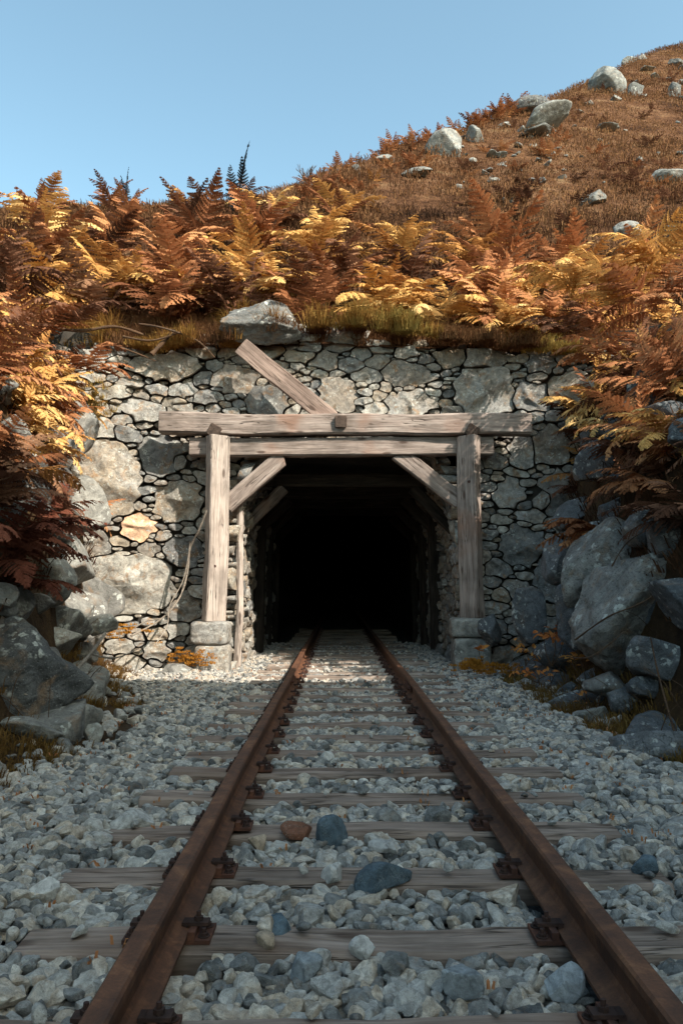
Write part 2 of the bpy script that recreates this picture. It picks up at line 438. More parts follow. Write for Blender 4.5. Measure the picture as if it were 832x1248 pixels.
def boulder(name, label, cat, loc, size, seed, mat, rot=(0, 0, 0), sub=4, group=None, amp=.1, planes=11, parent=None, soft=30):
    V, Fc = rock_arr(seed, sub, planes, (1, 1, 1), amp, soft)
    V = V * np.array(size) / 2 / .85
    me = mesh_np(name, V, [Fc], mat, True)
    me.polygons.foreach_set('use_smooth', np.full(len(me.polygons), sub >= 4, bool))
    o = link(name, me, parent, loc, rot)
    return tag(o, label, cat, group)

# ------------------------------------------------------------------ stone laying
def gauge(st, px, pz):
    """convex polygon gauge of stone st at points"""
    c, a, b, th, N_, d = st
    x, z = px - c[0], pz - c[1]
    qx = (x * math.cos(th) + z * math.sin(th)) / a; qz = (-x * math.sin(th) + z * math.cos(th)) / b
    g = np.maximum((qx[..., None] * N_[:, 0] + qz[..., None] * N_[:, 1]) / d, 0)
    return (g ** 14).sum(-1) ** (1 / 14)

def trace_cells(stones, nb, cap=2.3):
    C = np.array([s_[0] for s_ in stones]); Rm = np.array([max(s_[1], s_[2]) for s_ in stones])
    ts = np.linspace(.1, cap, 54); out = []
    for i, st in enumerate(stones):
        m = nb[i]
        an = np.linspace(0, 2 * math.pi, m, endpoint=False)
        dx, dz = np.cos(an), np.sin(an)
        r0 = 1 / gauge(st, C[i, 0] + dx, C[i, 1] + dz)
        PX = C[i, 0] + (dx * r0)[:, None] * ts; PZ = C[i, 1] + (dz * r0)[:, None] * ts
        nbr = np.where(np.hypot(*(C - C[i]).T) < (Rm + Rm[i]) * 1.5)[0]
        mn = np.full(PX.shape, 9.)
        for j in nbr:
            if j != i: mn = np.minimum(mn, gauge(stones[j], PX, PZ))
        diff = mn - ts
        hit = diff < 0
        k = np.where(hit.any(1), hit.argmax(1), len(ts) - 1)
        k0 = np.maximum(k - 1, 0); rows = np.arange(m)
        f0, f1 = diff[rows, k0], diff[rows, k]
        w = np.where(hit.any(1) & (k > 0), np.clip(f0 / (f0 - f1 + 1e-9), 0, 1), 1)
        t = ts[k0] + (ts[k] - ts[k0]) * w
        out.append((C[i], np.stack([C[i, 0] + dx * r0 * t, C[i, 1] + dz * r0 * t], 1)))
    return out

def stone_from_cell(cen, poly, r, gap=.012, nb=30, big=False, nrings=(1.0, .985, .94, .86, .72, .5, .25)):
    """returns V in (s, z, d) space and faces; d outward"""
    c = poly.mean(0)
    x, y = poly[:, 0], poly[:, 1]; x2, y2 = np.roll(x, -1), np.roll(y, -1)
    A = ((x * y2 - x2 * y).sum()) / 2
    if abs(A) < .0012: return None
    rad = np.linalg.norm(poly - cen, axis=1)
    p = cen + (poly - cen) * (np.maximum(rad - gap, rad * .6) / rad)[:, None]
    for k in range(1):
        p = .74 * p + .13 * (np.roll(p, 1, 0) + np.roll(p, -1, 0))
    c = cen; nb = len(p)
    size = math.sqrt(abs(A))
    D = size * r.uniform(.16, .30)
    if big: D = size * r.uniform(.12, .2)
    off = r.uniform(-.03, .05) + (.03 if big else 0)
    # facet planes
    pl = []
    for _ in range(r.integers(4, 8)):
        a = r.uniform(0, 2 * math.pi); sl = r.uniform(.1, .9)
        pl.append((math.cos(a) * sl, math.sin(a) * sl, r.uniform(.5, 1.1) * D))
    tilt = r.normal(0, .13, 2)
    V = []
    so = r.uniform(0, 90, 3)
    for ri, f in enumerate(nrings):
        ring = c + (p - c) * f
        V.append(ring)
    V = np.concatenate(V + [c[None]])
    fr = np.concatenate([np.full(nb, f) for f in nrings] + [[0]])
    h = D * np.power(np.clip(1 - fr ** (8 if big else 5), 0, 1), .5)
    loc = V - c
    for a, b, d0 in pl:
        h = np.minimum(h, np.maximum(d0 - (a * loc[:, 0] + b * loc[:, 1]), 0) + .2 * np.maximum(h - d0, 0) * 0)
    # small undulation also in plane
    q = np.stack([V[:, 0], V[:, 1], h], 1)
    amp = (.03 + .09 * size) if big else (.02 + .04 * size)
    h = h + amp * fbm(q * (3.0 if big else 5.5) + so, 5, 3, .6) * (fr < .995) + tilt[0] * loc[:, 0] + tilt[1] * loc[:, 1]
    jit = .012 * np.stack([fbm(q * 7 + so + 9, 3, 5), fbm(q * 7 + so + 19, 3, 6)], 1)
    V2 = V + jit
    out = np.stack([V2[:, 0], V2[:, 1], h + off], 1)
    # back ring
    back = np.stack([V2[:nb, 0] * .8 + c[0] * .2, V2[:nb, 1] * .8 + c[1] * .2, np.full(nb, off - .22)], 1)
    out = np.concatenate([out, back])
    nr = len(nrings); k = np.arange(nb); k2 = (k + 1) % nb
    quads = [np.stack([i * nb + k, i * nb + k2, (i + 1) * nb + k2, (i + 1) * nb + k], 1) for i in range(nr - 1)]
    bo = nr * nb + 1
    quads.append(np.stack([bo + k, bo + k2, k2, k], 1))
    tris = np.stack([(nr - 1) * nb + k, (nr - 1) * nb + k2, np.full(nb, nr * nb)], 1)
    return out, [np.concatenate(quads), tris]

def mkstone(r, c, a, b, th=None):
    K = int(r.integers(5, 8))
    an = np.arange(K) / K * 2 * math.pi + r.uniform(-.3, .3, K) + r.uniform(0, 6)
    return (np.array(c, float), a, b, r.normal(0, .16) if th is None else th, np.stack([np.cos(an), np.sin(an)], 1), r.uniform(.72, 1.0, K))

def lay(big, lo, hi, mapf, keep, seed, flip=False, gap=.012, scale=1.0):
    """big: list of (s, z, half width, half height). Fits angular stones against each other like dry walling"""
    r = np.random.default_rng(seed)
    stones = [mkstone(r, (b[0], b[1]), b[2], b[3]) for b in big]
    A = [(b[0], b[1], b[2], b[3]) for b in big]
    MM = np.zeros((9000, 4)); MM[:len(A)] = A
    for tries, a0, a1, thr in ((1500, .17, .27, .92), (6000, .12, .18, .85), (9000, .085, .125, .83), (9000, .06, .085, .86)):
        for _ in range(tries):
            s = r.uniform(lo[0], hi[0]); z = r.uniform(lo[1], hi[1])
            a = r.uniform(a0, a1) * scale; b = a * r.uniform(.36, .78)
            M = MM[:len(A)]
            if (np.hypot((M[:, 0] - s) / (M[:, 2] + a), (M[:, 1] - z) / (M[:, 3] + b)) < thr).any(): continue
            MM[len(A)] = (s, z, a, b); A.append((s, z, a, b)); stones.append(mkstone(r, (s, z), a, b))
    nb = [48 if i < len(big) or A[i][2] > .16 else 28 for i in range(len(stones))]
    cells = trace_cells(stones, nb)
    small, bigs = [], {}
    for i, (cen, poly) in enumerate(cells):
        if not keep(cen[0], cen[1]) and i >= len(big): continue
        isb = nb[i] == 48
        res = stone_from_cell(cen, poly, r, gap, 0, isb, (1., .985, .95, .88, .78, .66, .52, .38, .24, .1) if isb else (1.0, .98, .92, .8, .6, .32))
        if res is None: continue
        V, Fs = res
        W = mapf(V[:, 0], V[:, 1], V[:, 2])
        if flip: Fs = [f[:, ::-1] for f in Fs]
        if i < len(big): bigs[i] = (W, Fs, r.random())
        else: small.append((W, Fs, r.random()))
    return small, bigs

def join_stones(name, stones, mat, parent, smooth=True):
    V, Fs = merge([(a, b) for a, b, _ in stones])
    rn = np.concatenate([np.full(len(a), c) for a, _, c in stones])
    return link(name, mesh_np(name, V, Fs, mat, smooth, {'rnd': rn}), parent)

# --- front wall
def wy(s):
    return 12.32 - .42 * np.maximum(0, -2.8 - s) ** 1.3 - .3 * np.maximum(0, s - 2.7) ** 1.4
def map_front(s, z, d):
    y0 = wy(s); g = (wy(s + .01) - y0) / .01
    L = np.sqrt(1 + g * g)
    return np.stack([s + d * g / L, y0 + .035 * z - d / L, z], 1)
OX0, OX1, OZ = -1.62, 1.98, 3.45
def wtop(s): return WALLTOP - .28 + .34 * np.exp(-(np.asarray(s, float) / 2.6) ** 2) + .22 * n2(s, np.zeros_like(np.asarray(s, float)), 1.1, 3, 71)
def front_keep(s, z):
    return not (OX0 - .05 < s < OX1 + .05 and z < OZ) and z < float(wtop(s))

BW = [  # px, py, width px, height px in the photograph, label
    (200, 443, 95, 38, 'long flat grey stone near the top left of the wall'), (285, 457, 62, 36, 'flat brownish grey stone left of the leaning plank'),
    (322, 487, 62, 42, 'pale grey triangular stone below the leaning plank'), (411, 478, 52, 52, 'pale grey square stone right of the leaning plank'),
    (412, 412, 42, 26, None), (503, 489, 66, 36, 'dark brownish stone resting above the right half of the top beam'),
    (497, 451, 62, 34, None), (554, 430, 42, 32, 'bright pale stone in the upper right of the wall'), (592, 473, 84, 84, 'big brown stone above the right end of the top beam'),
    (594, 434, 56, 32, 'flat stone under the overhanging grass at the right'), (196, 552, 64, 58, 'rough speckled grey stone left of the beam ends'),
    (118, 582, 92, 118, 'huge orange stained boulder set in the left of the wall'), (216, 609, 62, 56, 'dark grey square stone left of the left post'),
    (163, 641, 40, 36, 'orange and white stone in the left of the wall'), (220, 673, 50, 44, None), (152, 712, 120, 84, 'large sloping brownish boulder low in the left of the wall'),
    (222, 742, 44, 36, None), (215, 560, 20, 30, None), (170, 497, 56, 30, 'flat pale stone near the left edge of the wall'), (100, 515, 60, 34, None),
    (674, 541, 52, 56, 'round lichen spotted stone right of the top beam'), (641, 546, 32, 50, 'upright brown stone right of the right post'),
    (624, 600, 40, 42, None), (690, 600, 80, 62, None), (640, 665, 60, 54, None), (668, 606, 30, 30, None), (405, 610, 10, 10, None), 
    (700, 700, 90, 90, None), (605, 560, 34, 22, None), (650, 480, 40, 44, None), (240, 420, 40, 28, None),
    (720, 640, 70, 60, None), (98, 660, 60, 50, None), (700, 470, 60, 60, None)]
big = []
for px, py, w, h, lab in BW:
    if lab is None and w <= 12: continue
    p = P(px, py, 12.2); Yw = float(wy(p[0])); p = P(px, py, Yw - .1)
    k = F / Yw
    big.append((p[0], p[2], .5 * w / k * .98, .5 * h / k * .98, lab))
small, bigs = lay(big, (-5.6, -.35), (5.8, WALLTOP + .12), map_front, front_keep, 11)
wall = thing('stone_wall', 'dry laid grey rubble stone wall surrounding the timber framed tunnel mouth', 'wall', (0, 12.3, 0))
join_stones('rubble_stones', small, M_WALL, wall)
for i, (W, Fs, rn) in bigs.items():
    lab = big[i][4]
    o = join_stones('wall_stone', [(W, Fs, rn)], M_ORANGE if lab and 'orange and white' in lab else M_WALL, wall)
    if lab: o['label'] = lab

# earth core behind the stones (with the opening left free)
def sheet(mapf, s0, s1, z0, z1, d, ns=20):
    s = np.linspace(s0, s1, ns); z = np.linspace(z0, z1, 4)
    Sg, Zg = np.meshgrid(s, z)
    V = mapf(Sg.ravel(), Zg.ravel(), np.full(Sg.size, d))
    i = (np.arange(3)[:, None] * ns + np.arange(ns - 1)[None]).ravel()
    return V, [np.stack([i, i + 1, i + ns + 1, i + ns], 1)]
V, Fs = merge([sheet(map_front, -6.2, OX0 - .12, -.4, WALLTOP, -.12), sheet(map_front, OX1 + .12, 6.4, -.4, WALLTOP, -.12), sheet(map_front, OX0 - .12, OX1 + .12, OZ - .02, WALLTOP, -.12)])
link('earth_core', mesh_np('earth_core', V, Fs, M_EARTH), wall)

# --- tunnel
tun = thing('tunnel', 'dark rubble lined railway tunnel running into the hill behind the timber frame', 'tunnel', (.18, 12.6, 0))
def left_x(s, z): return OX0 - .02 + .18 * np.maximum(0, z - 1.9) ** 1.6 + .03 * np.sin(s * 2)
def right_x(s, z): return OX1 + .02 - .18 * np.maximum(0, z - 1.9) ** 1.6 - .03 * np.sin(s * 1.7)
def map_l(s, z, d): return np.stack([left_x(s, z) + d, s + .05 * z, z], 1)
def map_r(s, z, d): return np.stack([right_x(s, z) - d, s + .05 * z, z], 1)
sm, _ = lay([(12.6, .5, .22, .15)], (12.32, -.3), (19, 3.6), map_l, lambda s, z: True, 21, flip=True)
join_stones('left_lining', sm, M_WALL, tun)
sm, _ = lay([(12.6, .8, .2, .14)], (12.32, -.3), (19, 3.6), map_r, lambda s, z: True, 22)
join_stones('right_lining', sm, M_WALL, tun)
def tube_shell():
    prof = [(OX0 - .25, -.4), (OX0 - .25, 2.4), (OX0 - .25, 3.62), (OX0 + .7, 3.65), (OX1 - .7, 3.64), (OX1 + .25, 3.62), (OX1 + .25, 2.4), (OX1 + .25, -.4)]
    ys_ = np.concatenate([[12.4], np.arange(13, 60, 1.0)])
    V, Fq, k = [], [], len(prof)
    for j, y in enumerate(ys_):
        for q, (a, b) in enumerate(prof):
            V.append((a + .07 * math.sin(j * 1.9 + q), y, b + .05 * math.sin(j * 2.7 + q * 2)))
    for j in range(len(ys_) - 1):
        for q in range(k - 1):
            Fq.append((j * k + q, j * k + q + 1, (j + 1) * k + q + 1, (j + 1) * k + q))
    e = (len(ys_) - 1) * k
    return np.array(V), np.array(Fq), [tuple(range(e, e + k))]
V, Fq, cap = tube_shell()
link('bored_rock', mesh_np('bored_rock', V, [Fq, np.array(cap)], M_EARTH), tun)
tf = np.array([(OX0 - .3, 12.42, -.1), (OX1 + .3, 12.42, -.1), (OX1 + .3, 60, -.1), (OX0 - .3, 60, -.1)])
tag(link('tunnel_floor', mesh_np('tunnel_floor', tf, [np.array([(0, 1, 2, 3)])], M_EARTH)), 'gravel floor inside the tunnel', kind='structure')

# ------------------------------------------------------------------ timbers
def beam_mesh(name, L, w, h, seed, mat, rough=.006, bev=.02, nx=None, cut=(0, 0)):
    """length along +X from 0 to L, w along Y, h along Z, centred; cut = skew of the two ends (x shift per z)"""
    nx = nx or max(6, int(L / .12))
    per = []
    def edge(a, b, n_):
        return [tuple(np.array(a) + (np.array(b) - np.array(a)) * t) for t in np.linspace(0, 1, n_, endpoint=False)]
    W, Hh, b = w / 2, h / 2, bev
    pts = edge((-W + b, -Hh), (W - b, -Hh), 4) + edge((W - b, -Hh), (W, -Hh + b), 2) + edge((W, -Hh + b), (W, Hh - b), 4) + edge((W, Hh - b), (W - b, Hh), 2) \
        + edge((W - b, Hh), (-W + b, Hh), 4) + edge((-W + b, Hh), (-W, Hh - b), 2) + edge((-W, Hh - b), (-W, -Hh + b), 4) + edge((-W, -Hh + b), (-W + b, -Hh), 2)
    pts = np.array(pts); k = len(pts)
    xs_ = np.concatenate([[0, .008], np.linspace(.04, L - .04, nx), [L - .008, L]])
    V = []
    for i, x in enumerate(xs_):
        sc = .93 if i in (0, len(xs_) - 1) else 1
        t = x / L
        ring = np.stack([np.full(k, x), pts[:, 0] * sc, pts[:, 1] * sc], 1)
        ring[:, 0] += (cut[0] * (1 - t) + cut[1] * t) * ring[:, 2]
        V.append(ring)
    V = np.concatenate(V)
    q = V * np.array([2.2, 9, 9]) + seed * 3.3
    am = rough * (1 + 1.5 * (vnoise(V * 1.3 + seed, 4) > .3))
    V[:, 1] += rough * fbm(q, 3, seed) + rough * 1.6 * fbm(V * [.6, .0, .0] + seed, 2, seed + 1)
    V[:, 2] += am * fbm(q + 7, 3, seed + 2) + rough * 2.2 * fbm(V * [.7, .0, .0] + seed + 5, 2, seed + 3)
    n_ = len(xs_); j = np.arange(k); j2 = (j + 1) % k
    Q = np.concatenate([np.stack([i * k + j, (i + 1) * k + j, (i + 1) * k + j2, i * k + j2], 1) for i in range(n_ - 1)])
    capA = np.arange(k)[None, :]; capB = ((n_ - 1) * k + np.arange(k)[::-1])[None, :]
    return mesh_np(name, V, [Q, capA, capB], mat, False)

def beam(name, A, B, w, h, seed, mat, parent=None, roll=0, **kw):
    A, B = Vector(A), Vector(B)
    L = (B - A).length
    me = beam_mesh(name, L, w, h, seed, mat, **kw)
    q = (B - A).to_track_quat('X', 'Z') @ Quaternion((1, 0, 0), roll)
    return link(name, me, parent, A, q)

frame = thing('timber_portal_frame', 'weathered timber portal frame of posts, beams and corner braces around the tunnel mouth', 'timber frame', (0.1, 11.9, .55))
YF = 11.92
def cyl_mesh(name, r, L, mat, n=10):
    a = np.linspace(0, 2 * math.pi, n, endpoint=False)
    ring = np.stack([r * np.cos(a), np.zeros(n), r * np.sin(a)], 1)
    r2 = ring.copy(); r2[:, 1] = -L; r3 = ring * .75; r3[:, 1] = -L * 1.15
    j = np.arange(n); j2 = (j + 1) % n
    Q = np.concatenate([np.stack([j, j2, n + j2, n + j], 1), np.stack([n + j, n + j2, 2 * n + j2, 2 * n + j], 1)])
    return mesh_np(name, np.concatenate([ring, r2, r3]), [Q, (2 * n + np.arange(n))[None]], mat)
def bm(name, a, b, Ya, Yb, w, h, seed, mat, parent=frame, **kw):
    return beam(name, P(a[0], a[1], Ya), P(b[0], b[1], Yb), w, h, seed, mat, parent, **kw)
bm('top_beam', (196, 517.5), (645, 519), 11.98, 11.98, .30, .335, 3, M_WOOD, rough=.016, bev=.03)
bm('cross_beam', (232, 546), (600, 544.5), 12.06, 12.06, .22, .29, 4, M_WOOD, rough=.009)
lp = bm('post', (261, 757), (266, 531.5), 11.87, 11.88, .2, .33, 5, M_WOODP, rough=.008); lp['label'] = 'pale left post of the tunnel frame'
rp = bm('post', (575, 753), (570, 531.5), 11.87, 11.88, .2, .33, 6, M_WOOD, rough=.009); rp['label'] = 'grey right post of the tunnel frame'
for o, q in ((lp, ((262, 561), (262, 622), (262, 690))), (rp, ((571, 587),))):
    for a in q:
        b = link('bolt', cyl_mesh('bolt', .022, .02, M_BOLT), o)
        w = Vector(P(a[0], a[1], 11.772))
        bpy.context.view_layer.update()
        b.matrix_world = Matrix.Translation(w)
lb = bm('brace', (276, 617), (346, 556), 12.07, 12.07, .16, .27, 8, M_WOOD, rough=.006, cut=(.0, .55)); lb['label'] = 'left diagonal corner brace'
rb = bm('brace', (560, 612), (488, 555), 12.07, 12.07, .16, .27, 9, M_WOOD, rough=.006, cut=(0, -.6)); rb['label'] = 'right diagonal corner brace'
for px, py, an in ((262, 525, 0), (415, 514, 1), (574, 525, 0)):
    w = P(px, py, 11.87)
    beam('peg', w + np.array([0, -.1, -.01]), w + np.array([0, .12, .03]), .19, .19, px, M_CUT, frame, roll=.5 if an == 0 else 0, bev=.02, rough=.008)
pk = beam('leaning_plank', P(293, 422, 11.97), P(404, 512, 12.02), .07, .3, 12, M_WOODPL, bev=.012, rough=.01, roll=0, cut=(.0, 0))
tag(pk, 'brown plank leaning diagonally on the stone wall behind the top beam', 'plank')

# plinth stones below the posts
def stone_block(name, label, cx, cy, z0, z1, w, d, seed, mat, parent):
    V, Fc = rock_arr(seed, 4, 6, (1, 1, 1), .05, 40)
    D = ICO[4][0]
    e = 8.0
    r = 1 / (np.abs(D) ** e).sum(1) ** (1 / e)
    V = D * r[:, None] * (1 + .05 * fbm(D * 2.2 + seed, 4, seed, .6))[:, None]
    V = V * np.array([w / 2, d / 2, (z1 - z0) / 2])
    o = link(name, mesh_np(name, V, [Fc], mat, True, {'rnd': np.full(len(V), (seed * .37) % 1)}), parent, (cx, cy, (z0 + z1) / 2), (0, 0, .08 * math.sin(seed)))
    if label: o['label'] = label
pl = thing('post_plinth', 'pale two stone plinth carrying the left post', 'plinth', (-1.95, 11.84, -.1), 'stone plinths under the posts')
stone_block('upper_stone', None, -1.95, 11.86, .36, .71, .56, .5, 4, M_WALL, pl)
stone_block('lower_stone', None, -1.91, 11.84, -.12, .355, .54, .52, 7, M_WALL, pl)
pl = thing('post_plinth', 'shaded dark stone plinth under the right post', 'plinth', (2.03, 11.86, -.1), 'stone plinths under the posts')
stone_block('upper_stone', None, 2.05, 11.88, .47, .76, .66, .5, 5, M_BOULD, pl)
stone_block('lower_stone', None, 2.04, 11.9, -.12, .465, .56, .52, 3, M_BOULD, pl)

# timbers inside the mouth
o = beam('pit_prop', (-1.57, 12.2, -.05), (-1.60, 12.32, 2.75), .11, .11, 31, M_WOODP, bev=.04, rough=.02)
tag(o, 'thin pale upright prop just inside the left of the tunnel mouth', 'prop')
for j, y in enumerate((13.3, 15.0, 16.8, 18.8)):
    s = thing('tunnel_support', ['first', 'second', 'third', 'fourth'][j] + ' shade darkened timber support set inside the tunnel counting from its mouth', 'timber support', (.18, y, -.1), 'timber supports inside the tunnel')
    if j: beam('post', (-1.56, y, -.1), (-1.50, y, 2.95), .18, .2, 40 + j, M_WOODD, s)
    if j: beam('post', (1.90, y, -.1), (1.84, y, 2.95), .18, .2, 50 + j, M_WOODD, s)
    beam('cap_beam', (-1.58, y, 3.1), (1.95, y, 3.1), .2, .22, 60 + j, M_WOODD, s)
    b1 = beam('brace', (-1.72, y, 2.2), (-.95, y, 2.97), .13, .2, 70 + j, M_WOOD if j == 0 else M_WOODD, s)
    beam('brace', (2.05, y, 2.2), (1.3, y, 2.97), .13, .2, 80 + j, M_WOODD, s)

# ------------------------------------------------------------------ track
RXL, RXR = -.585, .825
def rail_mesh():
    hw, fw, hh = .036, .07, .16
    prof = [(-fw, 0), (fw, 0), (fw, .012), (.02, .03), (.010, .045), (.010, .115), (.02, .125), (hw, .13), (hw, .152), (hw - .008, hh), (-hw + .008, hh), (-hw, .152), (-hw, .13), (-.02, .125), (-.010, .115), (-.010, .045), (-.02, .03), (-fw, .012)]
    prof = np.array(prof); k = len(prof)
    ys_ = np.concatenate([np.arange(-4, 14, .3), np.arange(14, 55, 1.0)])
    V = np.concatenate([np.stack([prof[:, 0] + .004 * math.sin(y * .9) + .003 * math.sin(y * 2.3), np.full(k, y), prof[:, 1]], 1) for y in ys_])
    j = np.arange(k); j2 = (j + 1) % k
    Q = np.concatenate([np.stack([i * k + j, i * k + j2, (i + 1) * k + j2, (i + 1) * k + j], 1) for i in range(len(ys_) - 1)])
    return mesh_np('rail', V, [Q, np.arange(k)[::-1][None], ((len(ys_) - 1) * k + np.arange(k))[None]], M_RAIL)
rm = rail_mesh()
ra = tag(link('rail', rm, loc=(RXL, 0, .016)), 'left rusty brown steel rail running into the tunnel', 'rail', 'rails of the track')
rb_ = tag(link('rail', rm, loc=(RXR, 0, .016)), 'right rusty brown steel rail running into the tunnel', 'rail', 'rails of the track')
def box_arr(x0, x1, y0, y1, z0, z1):
    V = np.array([(x0, y0, z0), (x1, y0, z0), (x1, y1, z0), (x0, y1, z0), (x0, y0, z1), (x1, y0, z1), (x1, y1, z1), (x0, y1, z1)], float)
    return V, [np.array([(0, 3, 2, 1), (4, 5, 6, 7), (0, 1, 5, 4), (1, 2, 6, 5), (2, 3, 7, 6), (3, 0, 4, 7)])]
def prism_arr(r, z0, z1, n, cx=0, cy=0, r2=None):
    a = np.linspace(0, 2 * math.pi, n, endpoint=False) + .3; r2 = r2 or r
    V = np.concatenate([np.stack([cx + r * np.cos(a), cy + r * np.sin(a), np.full(n, z0)], 1), np.stack([cx + r2 * np.cos(a), cy + r2 * np.sin(a), np.full(n, z1)], 1)])
    j = np.arange(n); j2 = (j + 1) % n
    return V, [np.stack([j, j2, n + j2, n + j], 1), (n + np.arange(n))[None]]
fp = []
for s in (-1, 1):
    V, f = box_arr(s * .012 - .008 + s * .008, s * .012 + .008 + s * .008, -.3, .3, .048, .112); fp.append((V, f))
    for yy in (-.22, -.08, .08, .22):
        V, f = prism_arr(.019, 0, .025, 6); V = np.stack([s * (.028 + V[:, 2]), V[:, 0] + yy, V[:, 1] + .08], 1); fp.append((V, f))
V, f = merge(fp)
for o, y in ((ra, 9.55), (rb_, 8.9)):
    link('fishplate', mesh_np('fishplate', V, f, M_PLATE), o, (o.location.x, y, .016))

plate_me = mesh_np('baseplate', *(lambda m: (m[0], m[1]))(merge([box_arr(-.15, .15, -.07, .07, 0, .014), box_arr(-.098, -.074, -.07, .07, .0145, .04), box_arr(.074, .098, -.07, .07, .0145, .04)])), M_PLATE)
bolt_me = mesh_np('bolt', *merge([prism_arr(.03, 0, .008, 10), prism_arr(.021, .008, .028, 6), prism_arr(.011, .028, .055, 8)]), M_BOLT)
V, f = box_arr(-.05, .03, -.028, .028, 0, .016); V[V[:, 0] > 0, 2] -= .0; V2, f2 = box_arr(.028, .05, -.028, .028, -.012, .016)
clip_me = mesh_np('rail_clip', *merge([(V, f), (V2, f2), prism_arr(.018, .016, .036, 6, -.01), prism_arr(.009, .036, .06, 8, -.01)]), M_BOLT)
slv = {}
for lit in (0, 1):
    slv[lit] = [beam_mesh('sleeper', 2.58, .2, .15, 100 + k + lit * 10, (M_SLEEP, M_SLEEPL)[lit], rough=.012, bev=.018) for k in range(5)]
ORD = ['', 'second', 'third', 'fourth', 'fifth', 'sixth', 'seventh', 'eighth', 'ninth', 'tenth', 'eleventh', 'twelfth', 'thirteenth', 'fourteenth', 'fifteenth', 'sixteenth', 'seventeenth', 'eighteenth', 'nineteenth', 'twentieth']
SLY = [2.2 + .605 * k for k in range(-1, 36)]
for k, y in zip(range(-1, 36), SLY):
    lit = 1 if y > 9.5 else 0  # sleepers beyond the shade edge take the sunlit colour
    x0 = -1.14 + random.uniform(-.05, .05)
    z0 = -.075 + random.uniform(-.006, .004)
    o = link('sleeper', slv[lit][k % 5], None, (x0, y, z0), (0, 0, random.uniform(-.012, .012)))
    if k < 0: lab = 'weathered wooden sleeper just below the bottom edge of the picture'
    elif k == 0: lab = 'nearest grey wooden sleeper, crossing the bottom edge of the picture'
    elif k < 17: lab = ORD[k] + ' wooden sleeper counting from the camera, embedded in the grey ballast'
    else: lab = 'wooden sleeper inside the dark tunnel'
    tag(o, lab, 'sleeper', 'wooden sleepers under the rails')
    for rx in (RXL, RXR):
        p = link('baseplate', plate_me, o, (0, 0, 0)); p.location = (rx - x0, 0, .0755)
        if y < 15:
            for s in (-1, 1):
                for yy in (-.05, .05):
                    b = link('bolt', bolt_me, p); b.location = (s * .125, yy * .8, .0145); b.scale = (.7, .7, .5); b.rotation_euler = (0, 0, random.uniform(0, 2))
                c = link('rail_clip', clip_me, p); c.location = (s * .09, 0, .0405); c.scale = (.9, .8, .7); c.rotation_euler = (0, 0, math.pi if s > 0 else 0)

# ------------------------------------------------------------------ ballast
def scatter_rocks(name, pts, rad, nshape, sub, mat, label, smooth=False, flat=.8, kind='stuff', seed=1, rvals=None):
    r = np.random.default_rng(seed)
    shapes = [rock_arr(1000 + seed * 50 + i, sub, r.integers(6, 10), (1.22, r.uniform(.75, 1.15), r.uniform(.6, .95)), .03, 160) for i in range(nshape)]
    Vs, Fs, rn, off = [], [], [], 0
    idx = r.integers(0, nshape, len(pts))
    for i in range(nshape):
        sel = np.where(idx == i)[0]
        if not len(sel): continue
        V, Fc = shapes[i]; m = len(sel)
        # random rotations
        q = r.normal(size=(m, 4)); q /= np.linalg.norm(q, axis=1)[:, None]
        w, x, y, z = q.T
        R = np.stack([1 - 2 * (y * y + z * z), 2 * (x * y - z * w), 2 * (x * z + y * w), 2 * (x * y + z * w), 1 - 2 * (x * x + z * z), 2 * (y * z - x * w), 2 * (x * z - y * w), 2 * (y * z + x * w), 1 - 2 * (x * x + y * y)], 1).reshape(-1, 3, 3)
        W = np.einsum('mij,vj->mvi', R, V) * rad[sel][:, None, None]
        W[:, :, 2] *= flat
        W += pts[sel][:, None, :]
        Vs.append(W.reshape(-1, 3))
        Fs.append((Fc[None] + (np.arange(m) * len(V))[:, None, None]).reshape(-1, 3) + off); off += m * len(V)
        rv = r.random(m) if rvals is None else rvals[sel]
        rn.append(np.repeat(rv, len(V)))
    o = link(name, mesh_np(name, np.concatenate(Vs), [np.concatenate(Fs)], mat, smooth, {'rnd': np.concatenate(rn)}))
    return tag(o, label, kind=kind)

